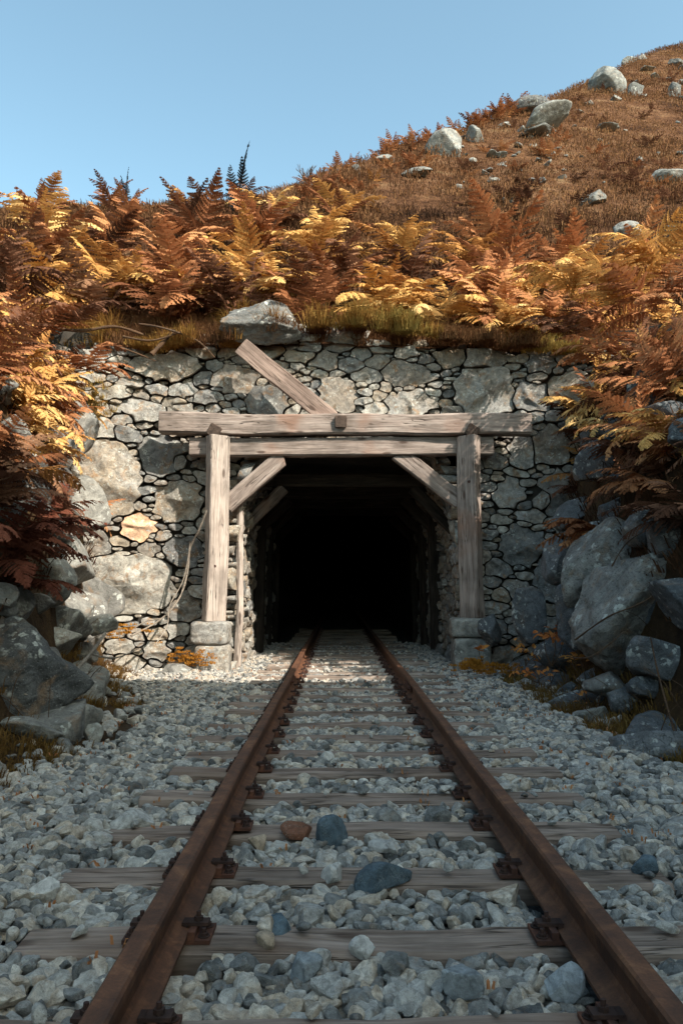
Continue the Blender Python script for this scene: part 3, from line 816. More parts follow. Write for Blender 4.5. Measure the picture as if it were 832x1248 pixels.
def jgrid(x0, x1, y0, y1, s, seed):
    r = np.random.default_rng(seed)
    X, Y = np.meshgrid(np.arange(x0, x1, s), np.arange(y0, y1, s * .9))
    X = X + (np.arange(X.shape[0]) % 2)[:, None] * s / 2
    X = X.ravel() + r.uniform(-.35, .35, X.size) * s; Y = Y.ravel() + r.uniform(-.35, .35, Y.size) * s
    return X, Y
SL = np.array(SLY)
def ballast_layer(x0, x1, y0, y1, s, seed, dz, rlo, rhi, sub, name, label, cover=.25):
    r = np.random.default_rng(seed + 500)
    X, Y = jgrid(x0, x1, y0, y1, s, seed)
    tl, tr = toes(Y)
    edge = .25 * n2(X, Y, .9, 3, 31)
    ok = (X > tl + eL(Y) + edge) & (X < tr - .62 + edge)
    ok &= (Y < 11.6) | ((X > -1.55) & (X < 1.9)) 
    ds = np.abs(Y[:, None] - SL[None]).min(1)
    on = (ds < .1 - .02 * smooth(4, 12, Y)) & (X > -1.13) & (X < 1.43)
    rr = r.random(len(X))
    nearrail = (np.abs(X - RXL) < .13) | (np.abs(X - RXR) < .13)
    far = smooth(6, 13, Y)
    ok &= ~(on & (rr > .02 + cover * .3 * far))
    ok &= ~(nearrail & (ds < .16))
    ok &= ~((np.abs(X - RXL) < .055) | (np.abs(X - RXR) < .055))
    inside = (X > -1.2) & (X < 1.5)
    z = np.where(inside, -.048, -.03) + dz + .022 * n2(X, Y, 3, 2, 51)
    z = np.where(on & inside, .012, z)
    z += .04 * smooth(.1, .8, np.abs(X - .15) - 1.35) * np.where(X < 0, .3, 1)
    rad = rlo + (rhi - rlo) * r.random(len(X)) ** 2.2
    rad = np.where(on & inside, rad * .75, rad)
    z = z + r.uniform(-.012, .012, len(X))
    z = np.where(nearrail, z - .015, z)
    pts = np.stack([X, Y, z], 1)[ok]
    scatter_rocks(name, pts, rad[ok], 26, sub, M_BALL, label, seed=seed)
    return pts
ballast_layer(-2.7, 3.0, 1.3, 4.6, .052, 1, 0, .024, .052, 2, 'ballast', 'grey crushed stone ballast between and beside the rails in the foreground')
ballast_layer(-2.9, 3.0, 4.6, 7.6, .055, 4, 0, .024, .052, 2, 'ballast', 'grey crushed stone ballast in the middle distance')
ballast_layer(-3.2, 3.4, 7.6, 17.5, .055, 2, 0, .024, .05, 1, 'ballast', 'grey crushed stone ballast running up to the tunnel mouth')
ballast_layer(-2.7, 3.0, 1.3, 6, .06, 3, -.04, .028, .04, 1, 'ballast', 'lower layer of grey crushed stone ballast')
# a sprinkling of larger stones
X, Y = jgrid(-2.6, 2.8, 1.5, 12, .21, 9)
r9 = np.random.default_rng(77)
sel = r9.random(len(X)) < .34
X, Y = X[sel], Y[sel]
ds = np.abs(Y[:, None] - SL[None]).min(1); tl, tr = toes(Y)
ok = (ds > .17) | (X < -1.22) | (X > 1.52)
ok &= (np.abs(X - RXL) > .16) & (np.abs(X - RXR) > .16) & (X > tl + .4) & (X < tr - .6)
X, Y = X[ok], Y[ok]
scatter_rocks('ballast', np.stack([X, Y, np.full(len(X), -.02)], 1), r9.uniform(.045, .07, len(X)), 14, 2, M_BALL, 'larger grey stones scattered through the ballast', seed=9, flat=.75)

# individually recognisable stones in the ballast
c_teal, c_white, c_rust, c_tan, c_grey, c_pale = plain_stone('blue grey stone', (.085, .12, .145)), plain_stone('white quartz stone', (.55, .52, .48)), plain_stone('rust brown stone', (.16, .065, .035)), plain_stone('tan stone', (.42, .32, .23)), plain_stone('grey stone', (.25, .27, .28)), plain_stone('pale stone', (.40, .38, .35))
IND = [(467, 1072, 64, 34, c_teal, 'large flat blue grey stone between the rails'), (402, 1020, 42, 42, c_teal, 'upright blue grey stone beside the rust brown stone'),
       (362, 1014, 38, 26, c_rust, 'rust brown stone between the rails'), (314, 1028, 24, 22, c_tan, 'cream stone beside the left rail'),
       (402, 1068, 34, 38, c_white, 'tall white stone in the middle of the track'), (338, 1132, 38, 32, c_teal, 'dark blue stone near a sleeper left of centre'),
       (323, 1148, 28, 20, c_tan, 'tan stone beside the dark blue stone'), (58, 1088, 40, 34, c_white, 'pale stone left of the track near the picture edge'),
       (562, 1198, 56, 40, c_grey, 'large grey stone low in the right half between the rails'), (680, 1198, 60, 40, c_grey, 'large blotched grey stone against the right rail'),
       (372, 1180, 40, 46, c_grey, 'large grey stone low and left of centre between the rails'), (442, 1156, 30, 24, c_white, 'small white stone right of centre between the rails'),
       (398, 922, 24, 18, c_white, 'white stone far along the track between the rails'), (165, 1000, 54, 34, c_pale, 'wide pale stone left of the left rail'),
       (468, 1032, 36, 22, c_pale, 'brownish grey stone beside the upright blue stone'), (790, 1058, 40, 24, c_teal, 'blue grey stone right of the right rail')]
for i, (px, py, w, h, m, lab) in enumerate(IND):
    d = ray(px, py); t = (0.0 - H) / d[2]; p = np.array([0, 0, H]) + d * t
    k = F / p[1]
    zc = 0.0
    boulder('stone', lab, 'stone', (p[0], p[1], zc), (w / k * .78, w / k * .65, h / k * .85), 300 + i, m, (random.uniform(-.2, .2), random.uniform(-.2, .2), random.uniform(0, .6)), 3, planes=9, amp=.06)

# ------------------------------------------------------------------ ferns
def frond_arr(L, pairs, lobes, a0, a1, W, seed, stem=.14, curl=.38):
    r = np.random.default_rng(seed)
    n = 24
    t = np.linspace(0, 1, n + 1)
    a = np.radians(a0 + (a1 - a0) * t ** 1.1)
    dx, dz = np.cos(a) * L / n, np.sin(a) * L / n
    X = np.concatenate([[0], np.cumsum(dx[:-1])]); Z = np.concatenate([[0], np.cumsum(dz[:-1])])
    Ywob = .05 * L * np.sin(t * 3 + r.uniform(0, 6)) * t
    C = np.stack([X, Ywob, Z], 1)
    V, T = [], []
    def add(*p):
        i = len(V); V.extend(p); T.append((i, i + 1, i + 2))
    # rachis ribbon (two crossed strips)
    rw = .006 * L + .002
    for i in range(n):
        w0, w1 = rw * (1.15 - t[i]), rw * (1.15 - t[i + 1])
        for ax in (np.array([0, 1, 0]), np.array([-math.sin(a[i]), 0, math.cos(a[i])])):
            A, B = C[i] - ax * w0, C[i] + ax * w0; D, E = C[i + 1] - ax * w1, C[i + 1] + ax * w1
            add(A, B, E); add(A, E, D)
    sp = L * (1 - stem) / pairs
    for k in range(pairs):
        tk = stem + (1 - stem) * (k + .3) / pairs
        fi = tk * n; i = int(fi); base = C[i] + (C[min(i + 1, n)] - C[i]) * (fi - i)
        an = a[i]
        Tn = np.array([math.cos(an), 0, math.sin(an)]); Nn = np.array([-math.sin(an), 0, math.cos(an)])
        u = (tk - stem) / (1 - stem)
        pl = W * ((1 - u) ** .72) * min(1, .55 + u * 3.5) * r.uniform(.88, 1.08)
        for sd in (-1, 1):
            if r.random() < .05: continue
            phi = math.radians(12 + 34 * u + r.normal(0, 5))
            d = np.array([0, sd * math.cos(phi), 0]) + Tn * math.sin(phi)
            droop = curl * r.uniform(.4, 1.5)
            lift = r.uniform(-.15, .15)
            tw = r.normal(0, .35)
            m = max(3, int(round(lobes * (.45 + .55 * pl / W))))
            s = np.linspace(0, 1, m + 1)
            mid = base + d * (s * pl)[:, None] + Nn * ((lift * s - droop * s ** 1.8) * pl)[:, None] + Tn * (.12 * pl * s ** 2)[:, None]
            pe = Tn * math.cos(phi) - np.array([0, sd * math.sin(phi), 0])
            pe = pe * math.cos(tw) + Nn * math.sin(tw)
            for j in range(m):
                hw = .66 * sp * (1 - .72 * s[j]) * (.75 if j == 0 else 1)
                adv = mid[j] + (mid[j + 1] - mid[j]) * .95
                e = mid[j] + (mid[j + 1] - mid[j]) * 1.02
                dn = Nn * (-.25 * hw)
                hn = .66 * sp * (1 - .72 * s[j + 1]) * .42; ho = hw * .42
                for sg in (1, -1):
                    A_, B_ = mid[j] + pe * ho * sg + dn * .6, e + pe * hn * sg + dn * .6
                    add(mid[j], e, B_); add(mid[j], B_, A_)
                    add(A_, B_, adv + pe * hw * sg * 1.05 + dn)
    return np.array(V), [np.array(T)]

random.seed(3)
FR = {}     # frond mesh arrays by style
def get_frond(style, i):
    k = (style, i)
    if k not in FR:
        sd = hash(style) % 1 + i * 13 + len(style)
        r = random.Random(i * 31 + len(style) * 7)
        if style == 'arch': FR[k] = frond_arr(1, 15, 7, r.uniform(60, 82), r.uniform(-50, -15), .27, sd)
        elif style == 'mid': FR[k] = frond_arr(1, 15, 7, r.uniform(70, 85), r.uniform(-10, 35), .26, sd)
        elif style == 'up': FR[k] = frond_arr(1, 18, 7, 88, r.uniform(66, 80), .2, sd, .1, .1)
        elif style == 'low': FR[k] = frond_arr(1, 15, 7, r.uniform(25, 45), r.uniform(-55, -30), .27, sd)
        elif style == 'far': FR[k] = frond_arr(1, 9, 3, r.uniform(60, 85), r.uniform(-40, 30), .24, sd)
    return FR[k]

def rotz(V, a):
    c, s = math.cos(a), math.sin(a)
    return np.stack([V[:, 0] * c - V[:, 1] * s, V[:, 0] * s + V[:, 1] * c, V[:, 2]], 1)

frond_me = {}
def frond_mesh(style, i, mat):
    k = (style, i, mat.name)
    if k not in frond_me:
        V, Fs = get_frond(style, i)
        frond_me[k] = mesh_np('frond', V, Fs, mat, False, {'rnd': np.full(len(V), .5)})
    return frond_me[k]

def fern(loc, styles, n, L, mat, label, group=None, face=None, spread=math.pi, name='bracken_fern', tilt=0, rs=None):
    """fern with each frond a part"""
    r = rs or random
    root = thing(name, label, 'fern', loc, group)
    for j in range(n):
        st = r.choice(styles) if isinstance(styles, (list, tuple)) else styles
        m = r.choice(mat) if isinstance(mat, (list, tuple)) else mat
        f = bpy.data.objects.new('frond', frond_mesh(st, r.randrange(5), m)); COL.objects.link(f); f.parent = root
        if face is None: az = j / n * 2 * math.pi + r.uniform(-.4, .4)
        else: az = face + (j / max(1, n - 1) - .5) * 2 * spread + r.uniform(-.2, .2) if n > 1 else face
        s = L * r.uniform(.75, 1.12)
        f.scale = (s, s * r.uniform(.85, 1.15), s)
        f.rotation_euler = (r.uniform(-.35, .35), tilt + r.uniform(-.22, .22), az)
        f.location = (r.uniform(-.06, .06), r.uniform(-.06, .06), 0)
    return root

clump_me = {}
def clump_mesh(kind, i, mat):
    k = (kind, i, mat.name)
    if k not in clump_me:
        r = random.Random(i * 7 + len(kind) + len(mat.name))
        parts, rn = [], []
        n = {'near': 9, 'far': 6}[kind]
        for j in range(n):
            st = r.choice(['arch', 'arch', 'mid', 'low', 'mid']) if kind == 'near' else 'far'
            V, Fs = get_frond(st, r.randrange(5))
            V = V * r.uniform(.7, 1.1)
            V = V * [1, r.uniform(.85, 1.1), 1]
            tl_ = r.uniform(-.3, .3); V = np.stack([V[:, 0] * math.cos(tl_) - V[:, 2] * math.sin(tl_), V[:, 1], V[:, 0] * math.sin(tl_) + V[:, 2] * math.cos(tl_)], 1)
            V = rotz(V, j / n * 6.283 + r.uniform(-.4, .4)) + [r.uniform(-.12, .12), r.uniform(-.12, .12), 0]
            parts.append((V, Fs)); rn.append(np.full(len(V), r.random()))
        V, Fs = merge(parts)
        clump_me[k] = mesh_np('bracken', V, Fs, mat, False, {'rnd': np.concatenate(rn)})
    return clump_me[k]

def zone(px):
    return ['above the left end of the stone wall', 'above the leaning plank', 'above the middle of the stone wall', 'above the right end of the stone wall', 'at the upper right beside the rocky slope'][int(np.clip(px // 167, 0, 4))]

def to_px(p):
    d = np.array(p) - [0, 0, H]
    c, s = math.cos(-YAW), math.sin(-YAW)
    x, y, z = c * d[0] - s * d[1], s * d[0] + c * d[1], d[2]
    f = y * math.cos(PITCH) + z * math.sin(PITCH); u = -y * math.sin(PITCH) + z * math.cos(PITCH)
    return 416 + F * x / f, 624 - F * u / f

rf = random.Random(5)
cnt = {'near': 0, 'far': 0}
def mat_for(px, depth):
    # gold is commoner to the right and near the front edge
    w = rf.random()
    g = .30 + .25 * (px > 520) + .12 * (depth < 2)
    if w < g: return M_GOLD, 'golden'
    if w < g + .42: return M_RUST, 'rust coloured'
    return M_BROWN, 'brown'
pts = []
for row, y in enumerate((13.15, 13.8, 14.5, 15.3, 16.2, 17.2, 18.2, 19.3)):
    xr0, xr1 = -.49 * y - .5, .47 * y
    x = xr0 + rf.uniform(0, .4)
    while x < xr1:
        px = to_px((x, y, 7))[0]
        maxrow = 6.5 if px < 420 else np.interp(px, [420, 640, 832], [6, 3.6, 2.4])
        if row <= maxrow + (1 if px < 420 else 0): pts.append((x + rf.uniform(-.15, .15), y + rf.uniform(-.15, .15), row))
        x += rf.uniform(1.0, 1.45) + .1 * row
for x, y, row in pts:
    z = float(hz(x, y)) - .04
    px, py = to_px((x, y, z))
    m, cn = mat_for(px, row)
    s = rf.uniform(1.3, 1.85) * (.75 if row > 4 else 1)
    me = clump_mesh('near', rf.randrange(6), m)
    o = link('bracken_fern', me, None, (x, y, z), Quaternion((1, 0, 0), rf.uniform(.1, .5) if row < 2 else rf.uniform(-.1, .25)) @ Quaternion((0, 0, 1), rf.uniform(0, 6.28)))
    o.scale = (s, s, s)
    tag(o, cn + ' bracken in the thicket ' + zone(px), 'fern', cn + ' bracken thicket ' + zone(px))
# skyline and outer hillside bracken
for i in range(50):
    px = rf.uniform(370, 640); py = np.interp(px, [380, 480, 560, 640], [205, 155, 135, 110]) + rf.uniform(0, 60) * (1 if px < 560 else .4)
    p = hill_near(px, py)
    if p is None: continue
    s = rf.uniform(.5, .85) * max(.8, min(1.3, p[1] / 22))
    m = rf.choice([M_RUST, M_RUST, M_BROWN, M_GOLD]) if rf.random() < .8 else M_RUST
    o = link('bracken_fern', clump_mesh('far', rf.randrange(6), M_RUST if m is not M_GOLD or rf.random() < .6 else M_GOLD), None, (p[0], p[1], float(hz(p[0], p[1])) - .05), (0, 0, rf.uniform(0, 6)))
    o.scale = (s, s, s)
    tag(o, 'rust coloured bracken along the skyline in the middle of the picture', 'fern', 'bracken along the skyline')
# dark upright fronds against the sky
for px, py, hpx, lab in ((290, 250, 68, 'tall dark upright fern standing against the sky'), (157, 238, 28, 'small dark fern tip against the sky at the left'), (50, 250, 30, 'dark fern against the sky near the left edge')):
    y = 18.5; k = F / y
    p = P(px, py, y)
    gzv = float(hz(p[0], y)); hh = ((p[2] + hpx / k) - gzv) * 1.15
    f = fern((p[0], y, gzv - .03), 'up', 3, hh, M_DGREEN, lab, None, name='dark_fern', rs=rf)
    for j, c in enumerate(f.children):
        c.scale = (hh * (1 if j == 0 else .8),) * 3; c.location = (0, 0, 0)
# golden foreground fronds picked out on the thicket edge
for i, (px, py, L, az, lab) in enumerate([
        (330, 290, .95, -2.6, 'bright golden fern leaning left in front of the thicket left of centre'), (322, 262, .8, -1.4, 'golden fern hanging down above the boulder on the wall'),
        (150, 268, 1.0, -1.9, 'golden fern at the front of the left thicket'), (470, 262, .9, -2.4, 'golden fern standing above the middle of the wall'),
        (620, 270, 1.0, -1.6, 'bright yellow fern above the right end of the wall'), (240, 245, .95, -1.2, 'rust and gold fern below the skyline at the left')]):
    y = 13.6; p = P(px, py, y); z = float(hz(p[0], y))
    fern((p[0], y, z), ['arch', 'mid'], 6, L * 1.25, M_GOLD, lab, None, face=az, spread=1.2, rs=rf)

# left bank ferns
def bank_hit(px, py):
    d = ray(px, py); Y = np.arange(4, 12.4, .02)
    p = np.array([0, 0, H]) + (Y / d[1])[:, None] * d
    b = p[:, 2] < gz(p[:, 0], p[:, 1])
    return p[np.argmax(b)] if b.any() else None
def bank_fern(px, py, y, styles, n, L, mat, lab, face, spread=1.3, group=None, tilt=0):
    q = bank_hit(px, py)
    p = P(px, py, y) if q is None else q
    print('FERN', px, py, y, None if q is None else round(float(q[1]), 1))
    return fern(tuple(p), styles, n, L * 1.12, mat, lab, group, face, spread, tilt=tilt, rs=rf)
bank_fern(25, 500, 9.0, ['arch', 'mid'], 8, .95, M_GOLD, 'big golden fern at the left picture edge level with the top beam', -.6, 1.9)
bank_fern(50, 560, 8.8, ['low', 'arch'], 6, .85, M_GOLD, 'golden fern hanging over the left rocks', -.9, 1.2)
bank_fern(5, 590, 8.2, ['arch', 'low'], 6, .8, [M_GOLD, M_RUST], 'gold and rust fern low at the left picture edge', -.5, 1.4)
bank_fern(110, 455, 10.8, ['arch', 'low'], 7, .85, M_RUST, 'rust coloured fern beside the left end of the wall top', -1.0, 1.6)
bank_fern(40, 420, 10.6, ['arch', 'mid'], 8, 1.0, M_RUST, 'rust coloured fern above the big golden fern', -1.0, 2.2)
bank_fern(10, 365, 11.3, ['arch', 'mid'], 8, 1.1, M_BROWN, 'brown fern at the left edge under the thicket', -1.0, 2.2)
bank_fern(90, 395, 11.6, ['arch', 'low'], 7, .9, M_BROWN, 'brown fern drooping at the upper left of the wall', -1.4, 1.6)
bank_fern(0, 690, 6.6, ['low', 'arch'], 9, .92, M_RED, 'dark red fern reaching over the left rocks', -.1, 1.15)
bank_fern(20, 720, 6.5, ['low'], 6, .75, M_RED, 'dark red fern drooping beside the lichen covered boulder', -.6, .9)
bank_fern(-10, 640, 6.9, ['arch', 'mid'], 6, .8, M_BROWN, 'brown fern at the left edge above the dark red fern', -.3, 1.2)
# right bank ferns
R_ = [(760, 385, 9.6, ['arch', 'mid'], 9, 1.05, M_GOLD, 'big yellow fern overhanging the right end of the wall', 3.4, 1.9),
      (700, 360, 11.2, ['arch', 'mid'], 9, 1.0, M_GOLD, 'golden fern just right of the wall top', 3.9, 2.0),
      (800, 330, 10.2, ['arch', 'mid'], 8, 1.05, M_GOLD, 'golden fern high at the right picture edge', 3.9, 2.0),
      (815, 430, 8.8, ['arch', 'low'], 8, .95, [M_GOLD, M_RUST], 'gold and rust fern drooping at the right picture edge', 3.5, 1.5),
      (735, 440, 10.2, ['low', 'arch'], 8, .85, M_RUST, 'rust coloured fern hanging in front of the shaded right wall', 3.6, 1.4),
      (780, 480, 9.3, ['low', 'arch'], 8, .85, M_BROWN, 'shaded brown fern below the big yellow fern', 3.6, 1.3),
      (825, 545, 8.2, ['low', 'arch'], 8, .72, M_GOLD, 'orange gold fern at the right edge above the big rock', 3.4, 1.2),
      (800, 600, 8.4, ['low'], 7, .7, M_RUST, 'rust coloured fern hanging above the big right rock', 3.6, 1.1),
      (770, 560, 9.2, ['low', 'arch'], 7, .75, M_BROWN, 'dark brown fern in the shade of the right bank', 3.6, 1.3),
      (735, 655, 9.0, ['low'], 7, .8, M_RUST, 'rust coloured fern spreading left over the rocks beside the wall', 3.3, .8),
      (725, 670, 8.8, ['low'], 4, .6, M_RUST, 'orange brown fern pointing down between the dark rocks', 4.2, .5),
      (800, 380, 9.0, ['arch', 'low'], 8, .9, M_RUST, 'rust coloured fern among the golden ferns at the right', 3.7, 1.6),
      (690, 410, 11.4, ['low', 'arch'], 7, .8, M_BROWN, 'brown fern at the shaded top right corner of the wall', 4.1, 1.4),
      (845, 640, 8.0, ['low', 'arch'], 7, .8, M_BROWN, 'brown fern at the right edge behind the big rock', 3.4, 1.2)]
for a in R_: bank_fern(*a)

for side, nn_ in ((0, 48), (1, 64)):
    for i in range(nn_):
        y = rf.uniform(6.6, 12.3); d = rf.uniform(.35, 1.7) if side == 0 else rf.uniform(.5, 2.4)
        if side == 1 and 9.2 < y < 11 and rf.random() < .6: continue
        if side == 0 and (y > 11.2 and d < .7 or (y < 8 and d < .45)): continue
        tl, tr = toes(y); x = float(tl - d) if side == 0 else float(tr + d)
        z = float(gz(x, y)) - .03
        up = z > 2.7
        m = rf.choice([M_GOLD, M_GOLD, M_RUST, M_BROWN] if side == 0 else [M_GOLD, M_GOLD, M_RUST, M_RUST, M_BROWN]) if up else rf.choice([M_BROWN, M_RUST, M_BROWN] if side else [M_RED, M_BROWN, M_RUST])
        cn = {M_GOLD.name: 'golden', M_RUST.name: 'rust coloured', M_BROWN.name: 'brown', M_RED.name: 'dark red'}[m.name]
        lean = rf.uniform(.35, .8) * (1 if side == 0 else -1)
        o = link('bracken_fern', clump_mesh('near', rf.randrange(6), m), None, (x, y, z), Quaternion((0, 1, 0), lean) @ Quaternion((0, 0, 1), rf.uniform(0, 6.28)))
        s_ = rf.uniform(.75, 1.1) * (1 if up else .75); o.scale = (s_, s_, s_)
        where = ('upper' if up else 'lower') + (' left' if side == 0 else ' right')
        tag(o, cn + ' bracken growing on the ' + where + ' bank of the cutting', 'fern', cn + ' bracken on the ' + where + ' bank')
for i in range(20):
    x = rf.uniform(2.5, 5.6); y = rf.uniform(12.5, 13.3) if x < 4 else rf.uniform(11.0, 13.2)
    z = float(hz(x, y)) if y > 12.42 else float(gz(x, y))
    m = M_GOLD if rf.random() < .7 else M_RUST; s_ = rf.uniform(.85, 1.2)
    o = link('bracken_fern', clump_mesh('near', rf.randrange(6), m), None, (x, y, z - .03), Quaternion((1, 0, 0), rf.uniform(.2, .7)) @ Quaternion((0, 0, 1), rf.uniform(0, 6.28)))
    o.scale = (s_, s_, s_)
    cn = 'golden' if m is M_GOLD else 'rust coloured'
    tag(o, cn + ' bracken leaning over the right end of the wall top', 'fern', cn + ' bracken over the right end of the wall')
for i in range(66):
    px = rf.uniform(560, 840); py = rf.uniform(np.interp(px, [380, 480, 600, 700, 832], [235, 190, 145, 110, 75]), 285)
    p = hill_hit(px, py)
    if p is None: continue
    s_ = rf.uniform(.4, 1.0)
    o = link('bracken_fern', clump_mesh('far', rf.randrange(6), rf.choice([M_RUST, M_BROWN, M_BROWN])), None, (p[0], p[1], float(hz(p[0], p[1])) - .05), (0, 0, rf.uniform(0, 6)))
    o.scale = (s_, s_, s_ * .6)
    tag(o, 'low bracken tuft scattered on the open rust brown slope', 'fern', 'bracken tufts on the open slope')

# ------------------------------------------------------------------ grass and litter
def blades(name, X, Y, Z, n, hlo, hhi, spread, wid, mat, label, seed, lean=(0, 0), parent=None, droop=.6, hmod=None):
    r = np.random.default_rng(seed)
    m = len(X) * n
    bx = np.repeat(X, n); by = np.repeat(Y, n); bz = np.repeat(Z, n)
    tint = np.clip(np.repeat(.5 + .95 * n2(X, Y, .5, 4, seed) + .25 * (r.random(len(X)) - .5), n) + (r.random(m) - .5) * .2, 0, 1)
    a = r.uniform(0, 6.283, m); rr = spread * np.sqrt(r.random(m))
    bx = bx + rr * np.cos(a) * .5; by = by + rr * np.sin(a) * .5
    h = r.uniform(hlo, hhi, m)
    if hmod is not None: h = h * np.repeat(hmod, n)
    ln = r.uniform(.15, .9, m)
    dx = np.cos(a) * ln + lean[0]; dy = np.sin(a) * ln + lean[1]
    wa = r.uniform(0, 3.14, m); wx = np.cos(wa) * wid * .5; wy_ = np.sin(wa) * wid * .5
    p0 = np.stack([bx, by, bz], 1)
    p1 = p0 + np.stack([dx * h * .35, dy * h * .35, h * .6], 1)
    p2 = p0 + np.stack([dx * h, dy * h, h * (1 - droop * ln)], 1)
    w = np.stack([wx, wy_, np.zeros(m)], 1)
    V = np.stack([p0 - w, p0 + w, p1 + w * .8, p1 - w * .8, p2], 1).reshape(-1, 3)
    k = np.arange(m) * 5
    Q = np.stack([k, k + 1, k + 2, k + 3], 1); T = np.stack([k + 3, k + 2, k + 4], 1)
    o = link(name, mesh_np(name, V, [Q, T], mat, False, {'rnd': np.repeat(tint, 5)}))
    return tag(o, label, kind='stuff')

rg = np.random.default_rng(15)
# strip of grass on top of the wall
n = 1300
X = rg.uniform(-5.6, 4.6, n); X = X + .12 * np.sin(X * 9); Y = 12.3 + rg.uniform(-.3, .95, n) ** 1.0
Zs = np.where(Y < 12.45, wtop(X) - .02, hz(X, Y) - .02)
ol = n2(X, Y, .7, 2, 3)
sel = ol > -.12
blades('grass', X[sel], Y[sel], Zs[sel], 34, .12, .38, .22, .014, M_OLIVE, 'olive and golden grass along the top of the stone wall', 1, lean=(0, -.6), droop=.8, hmod=.45 + 1.3 * np.clip(n2(X[sel], Y[sel], 1.9, 2, 90) + .4, 0, 1.1))
blades('grass', X[~sel], Y[~sel], Zs[~sel], 34, .10, .3, .2, .014, M_HEATH, 'brown grass along the top of the stone wall', 2, lean=(0, -.45))
# understory of the thicket
n = 2600
X = rg.uniform(-9, 8.5, n); Y = rg.uniform(13.3, 18.6, n)
blades('undergrowth', X, Y, hz(X, Y) - .03, 9, .1, .3, .4, .02, M_LITTER, 'dry brown undergrowth beneath the bracken', 3, droop=.4)
# heath on the hillside
n = 15000
PX = rg.uniform(330, 880, n); 
Xh = rg.uniform(-3, 30, n * 2); Yh = 16 + 40 * rg.random(n * 2) ** 1.4
u = Xh / Yh
s_ = (u > -.06) & (u < .6)
Xh, Yh = Xh[s_], Yh[s_]
c_ = np.interp(Xh, CX, CY); s_ = (Yh < c_ + 1.5) & (n2(Xh, Yh, .45, 3, 62) + .25 * n2(Xh, Yh, 2.5, 2, 63) > -.3); Xh, Yh = Xh[s_], Yh[s_]
hm = .5 + 1.9 * np.clip(n2(Xh, Yh, .9, 3, 61) + .35, 0, 1.2)
blades('heath', Xh, Yh, hz(Xh, Yh) - .03, 14, .03, .14, .8, .03, M_HEATH, 'low rust brown heath and dead grass covering the slope', 4, hmod=hm, droop=.9)
Xl = rg.uniform(-10, 1, 2500); Yl = rg.uniform(17.2, 21.6, 2500)
blades('heath', Xl, Yl, hz(Xl, Yl) - .03, 12, .08, .22, .5, .025, M_HEATH, 'rust brown growth along the left skyline', 5, droop=.5)
# bank grass
def bank_pts(n, x0, x1, y0, y1, cond, seed):
    r = np.random.default_rng(seed)
    X = r.uniform(x0, x1, n); Y = r.uniform(y0, y1, n)
    s = cond(X, Y); return X[s], Y[s], gz(X[s], Y[s]) - .02
condL = lambda X, Y: (X < toes(Y)[0] + eL(Y) + .02 + .35 * n2(X, Y, 1.1, 2, 8)) & (X > toes(Y)[0] - .12) & (n2(X, Y, 1.4, 2, 18) > -.25)
X, Y, Z = bank_pts(2600, -4.6, -1.7, 3, 12, condL, 1)
blades('grass', X, Y, Z, 26, .05, .17, .2, .009, M_DRY, 'dark brown grass on the left bank beside the gravel', 6)
condR = lambda X, Y: (X > toes(Y)[1] - .6 + .3 * n2(X, Y, 1.1, 2, 9)) & (X < toes(Y)[1] + .12) & (n2(X, Y, 1.3, 2, 19) > -.3)
X, Y, Z = bank_pts(2600, 1.9, 4.8, 3, 12, condR, 2)
blades('grass', X, Y, Z, 26, .07, .24, .2, .009, M_DRY, 'tangled brown grass on the right bank beside the gravel', 7)
n = 520
Xd = rg.uniform(-2.3, 2.4, n); Yd = 1.8 + 10 * rg.random(n)
ed = (rg.random(n) < .25) | (np.abs(Xd - .1) > 1.3)
Xd, Yd = Xd[ed], Yd[ed]
blades('dead_leaves', Xd, Yd, np.full(len(Xd), .0), 3, .02, .045, .06, .012, M_RUST, 'scraps of dead bracken blown onto the ballast', 31, droop=.9)
# steep bank faces: dead litter
X, Y, Z = bank_pts(4200, -8.5, -2.6, 4, 12.3, lambda X, Y: X < toes(Y)[0] - .25, 3)
blades('undergrowth', X, Y, Z, 8, .06, .2, .3, .016, M_LITTER, 'dead bracken litter on the left bank', 8, lean=(.3, 0), droop=.8)
X, Y, Z = bank_pts(5200, 3.0, 8.5, 4, 12.3, lambda X, Y: X > toes(Y)[1] + .25, 4)
blades('undergrowth', X, Y, Z, 8, .06, .2, .3, .016, M_LITTER, 'dead bracken litter on the right bank', 9, lean=(-.3, 0), droop=.8)
# moss patches low in the left wall
def moss(pxs, label, seed):
    r = np.random.default_rng(seed); A = []
    for px, py, w, h, yy in pxs:
        for _ in range(70):
            p = P(px + r.normal(0, w) / 2.6, py + r.normal(0, h) / 2.6, yy + r.uniform(-.05, .05)); A.append(p)
    A = np.array(A)
    blades('moss', A[:, 0], A[:, 1], A[:, 2] - .03, 26, .015, .05, .10, .01, M_MOSS, label, seed)
moss([(135, 765, 66, 14, 11.0), (232, 800, 40, 18, 11.5)], 'orange moss along the foot of the left wall', 5)
moss([(600, 812, 50, 10, 10.6), (575, 808, 20, 8, 11.2)], 'orange moss at the foot of the right post', 6)
# tuft on the left wall edge
A = np.array([P(105 + rg.normal(0, 14), 495 + rg.normal(0, 16), 11.1) for _ in range(60)])
blades('grass', A[:, 0], A[:, 1], A[:, 2] - .05, 30, .05, .16, .12, .008, M_OLIVE, 'olive and orange grass tuft at the left end of the wall', 11, lean=(.2, -.4), droop=.9)

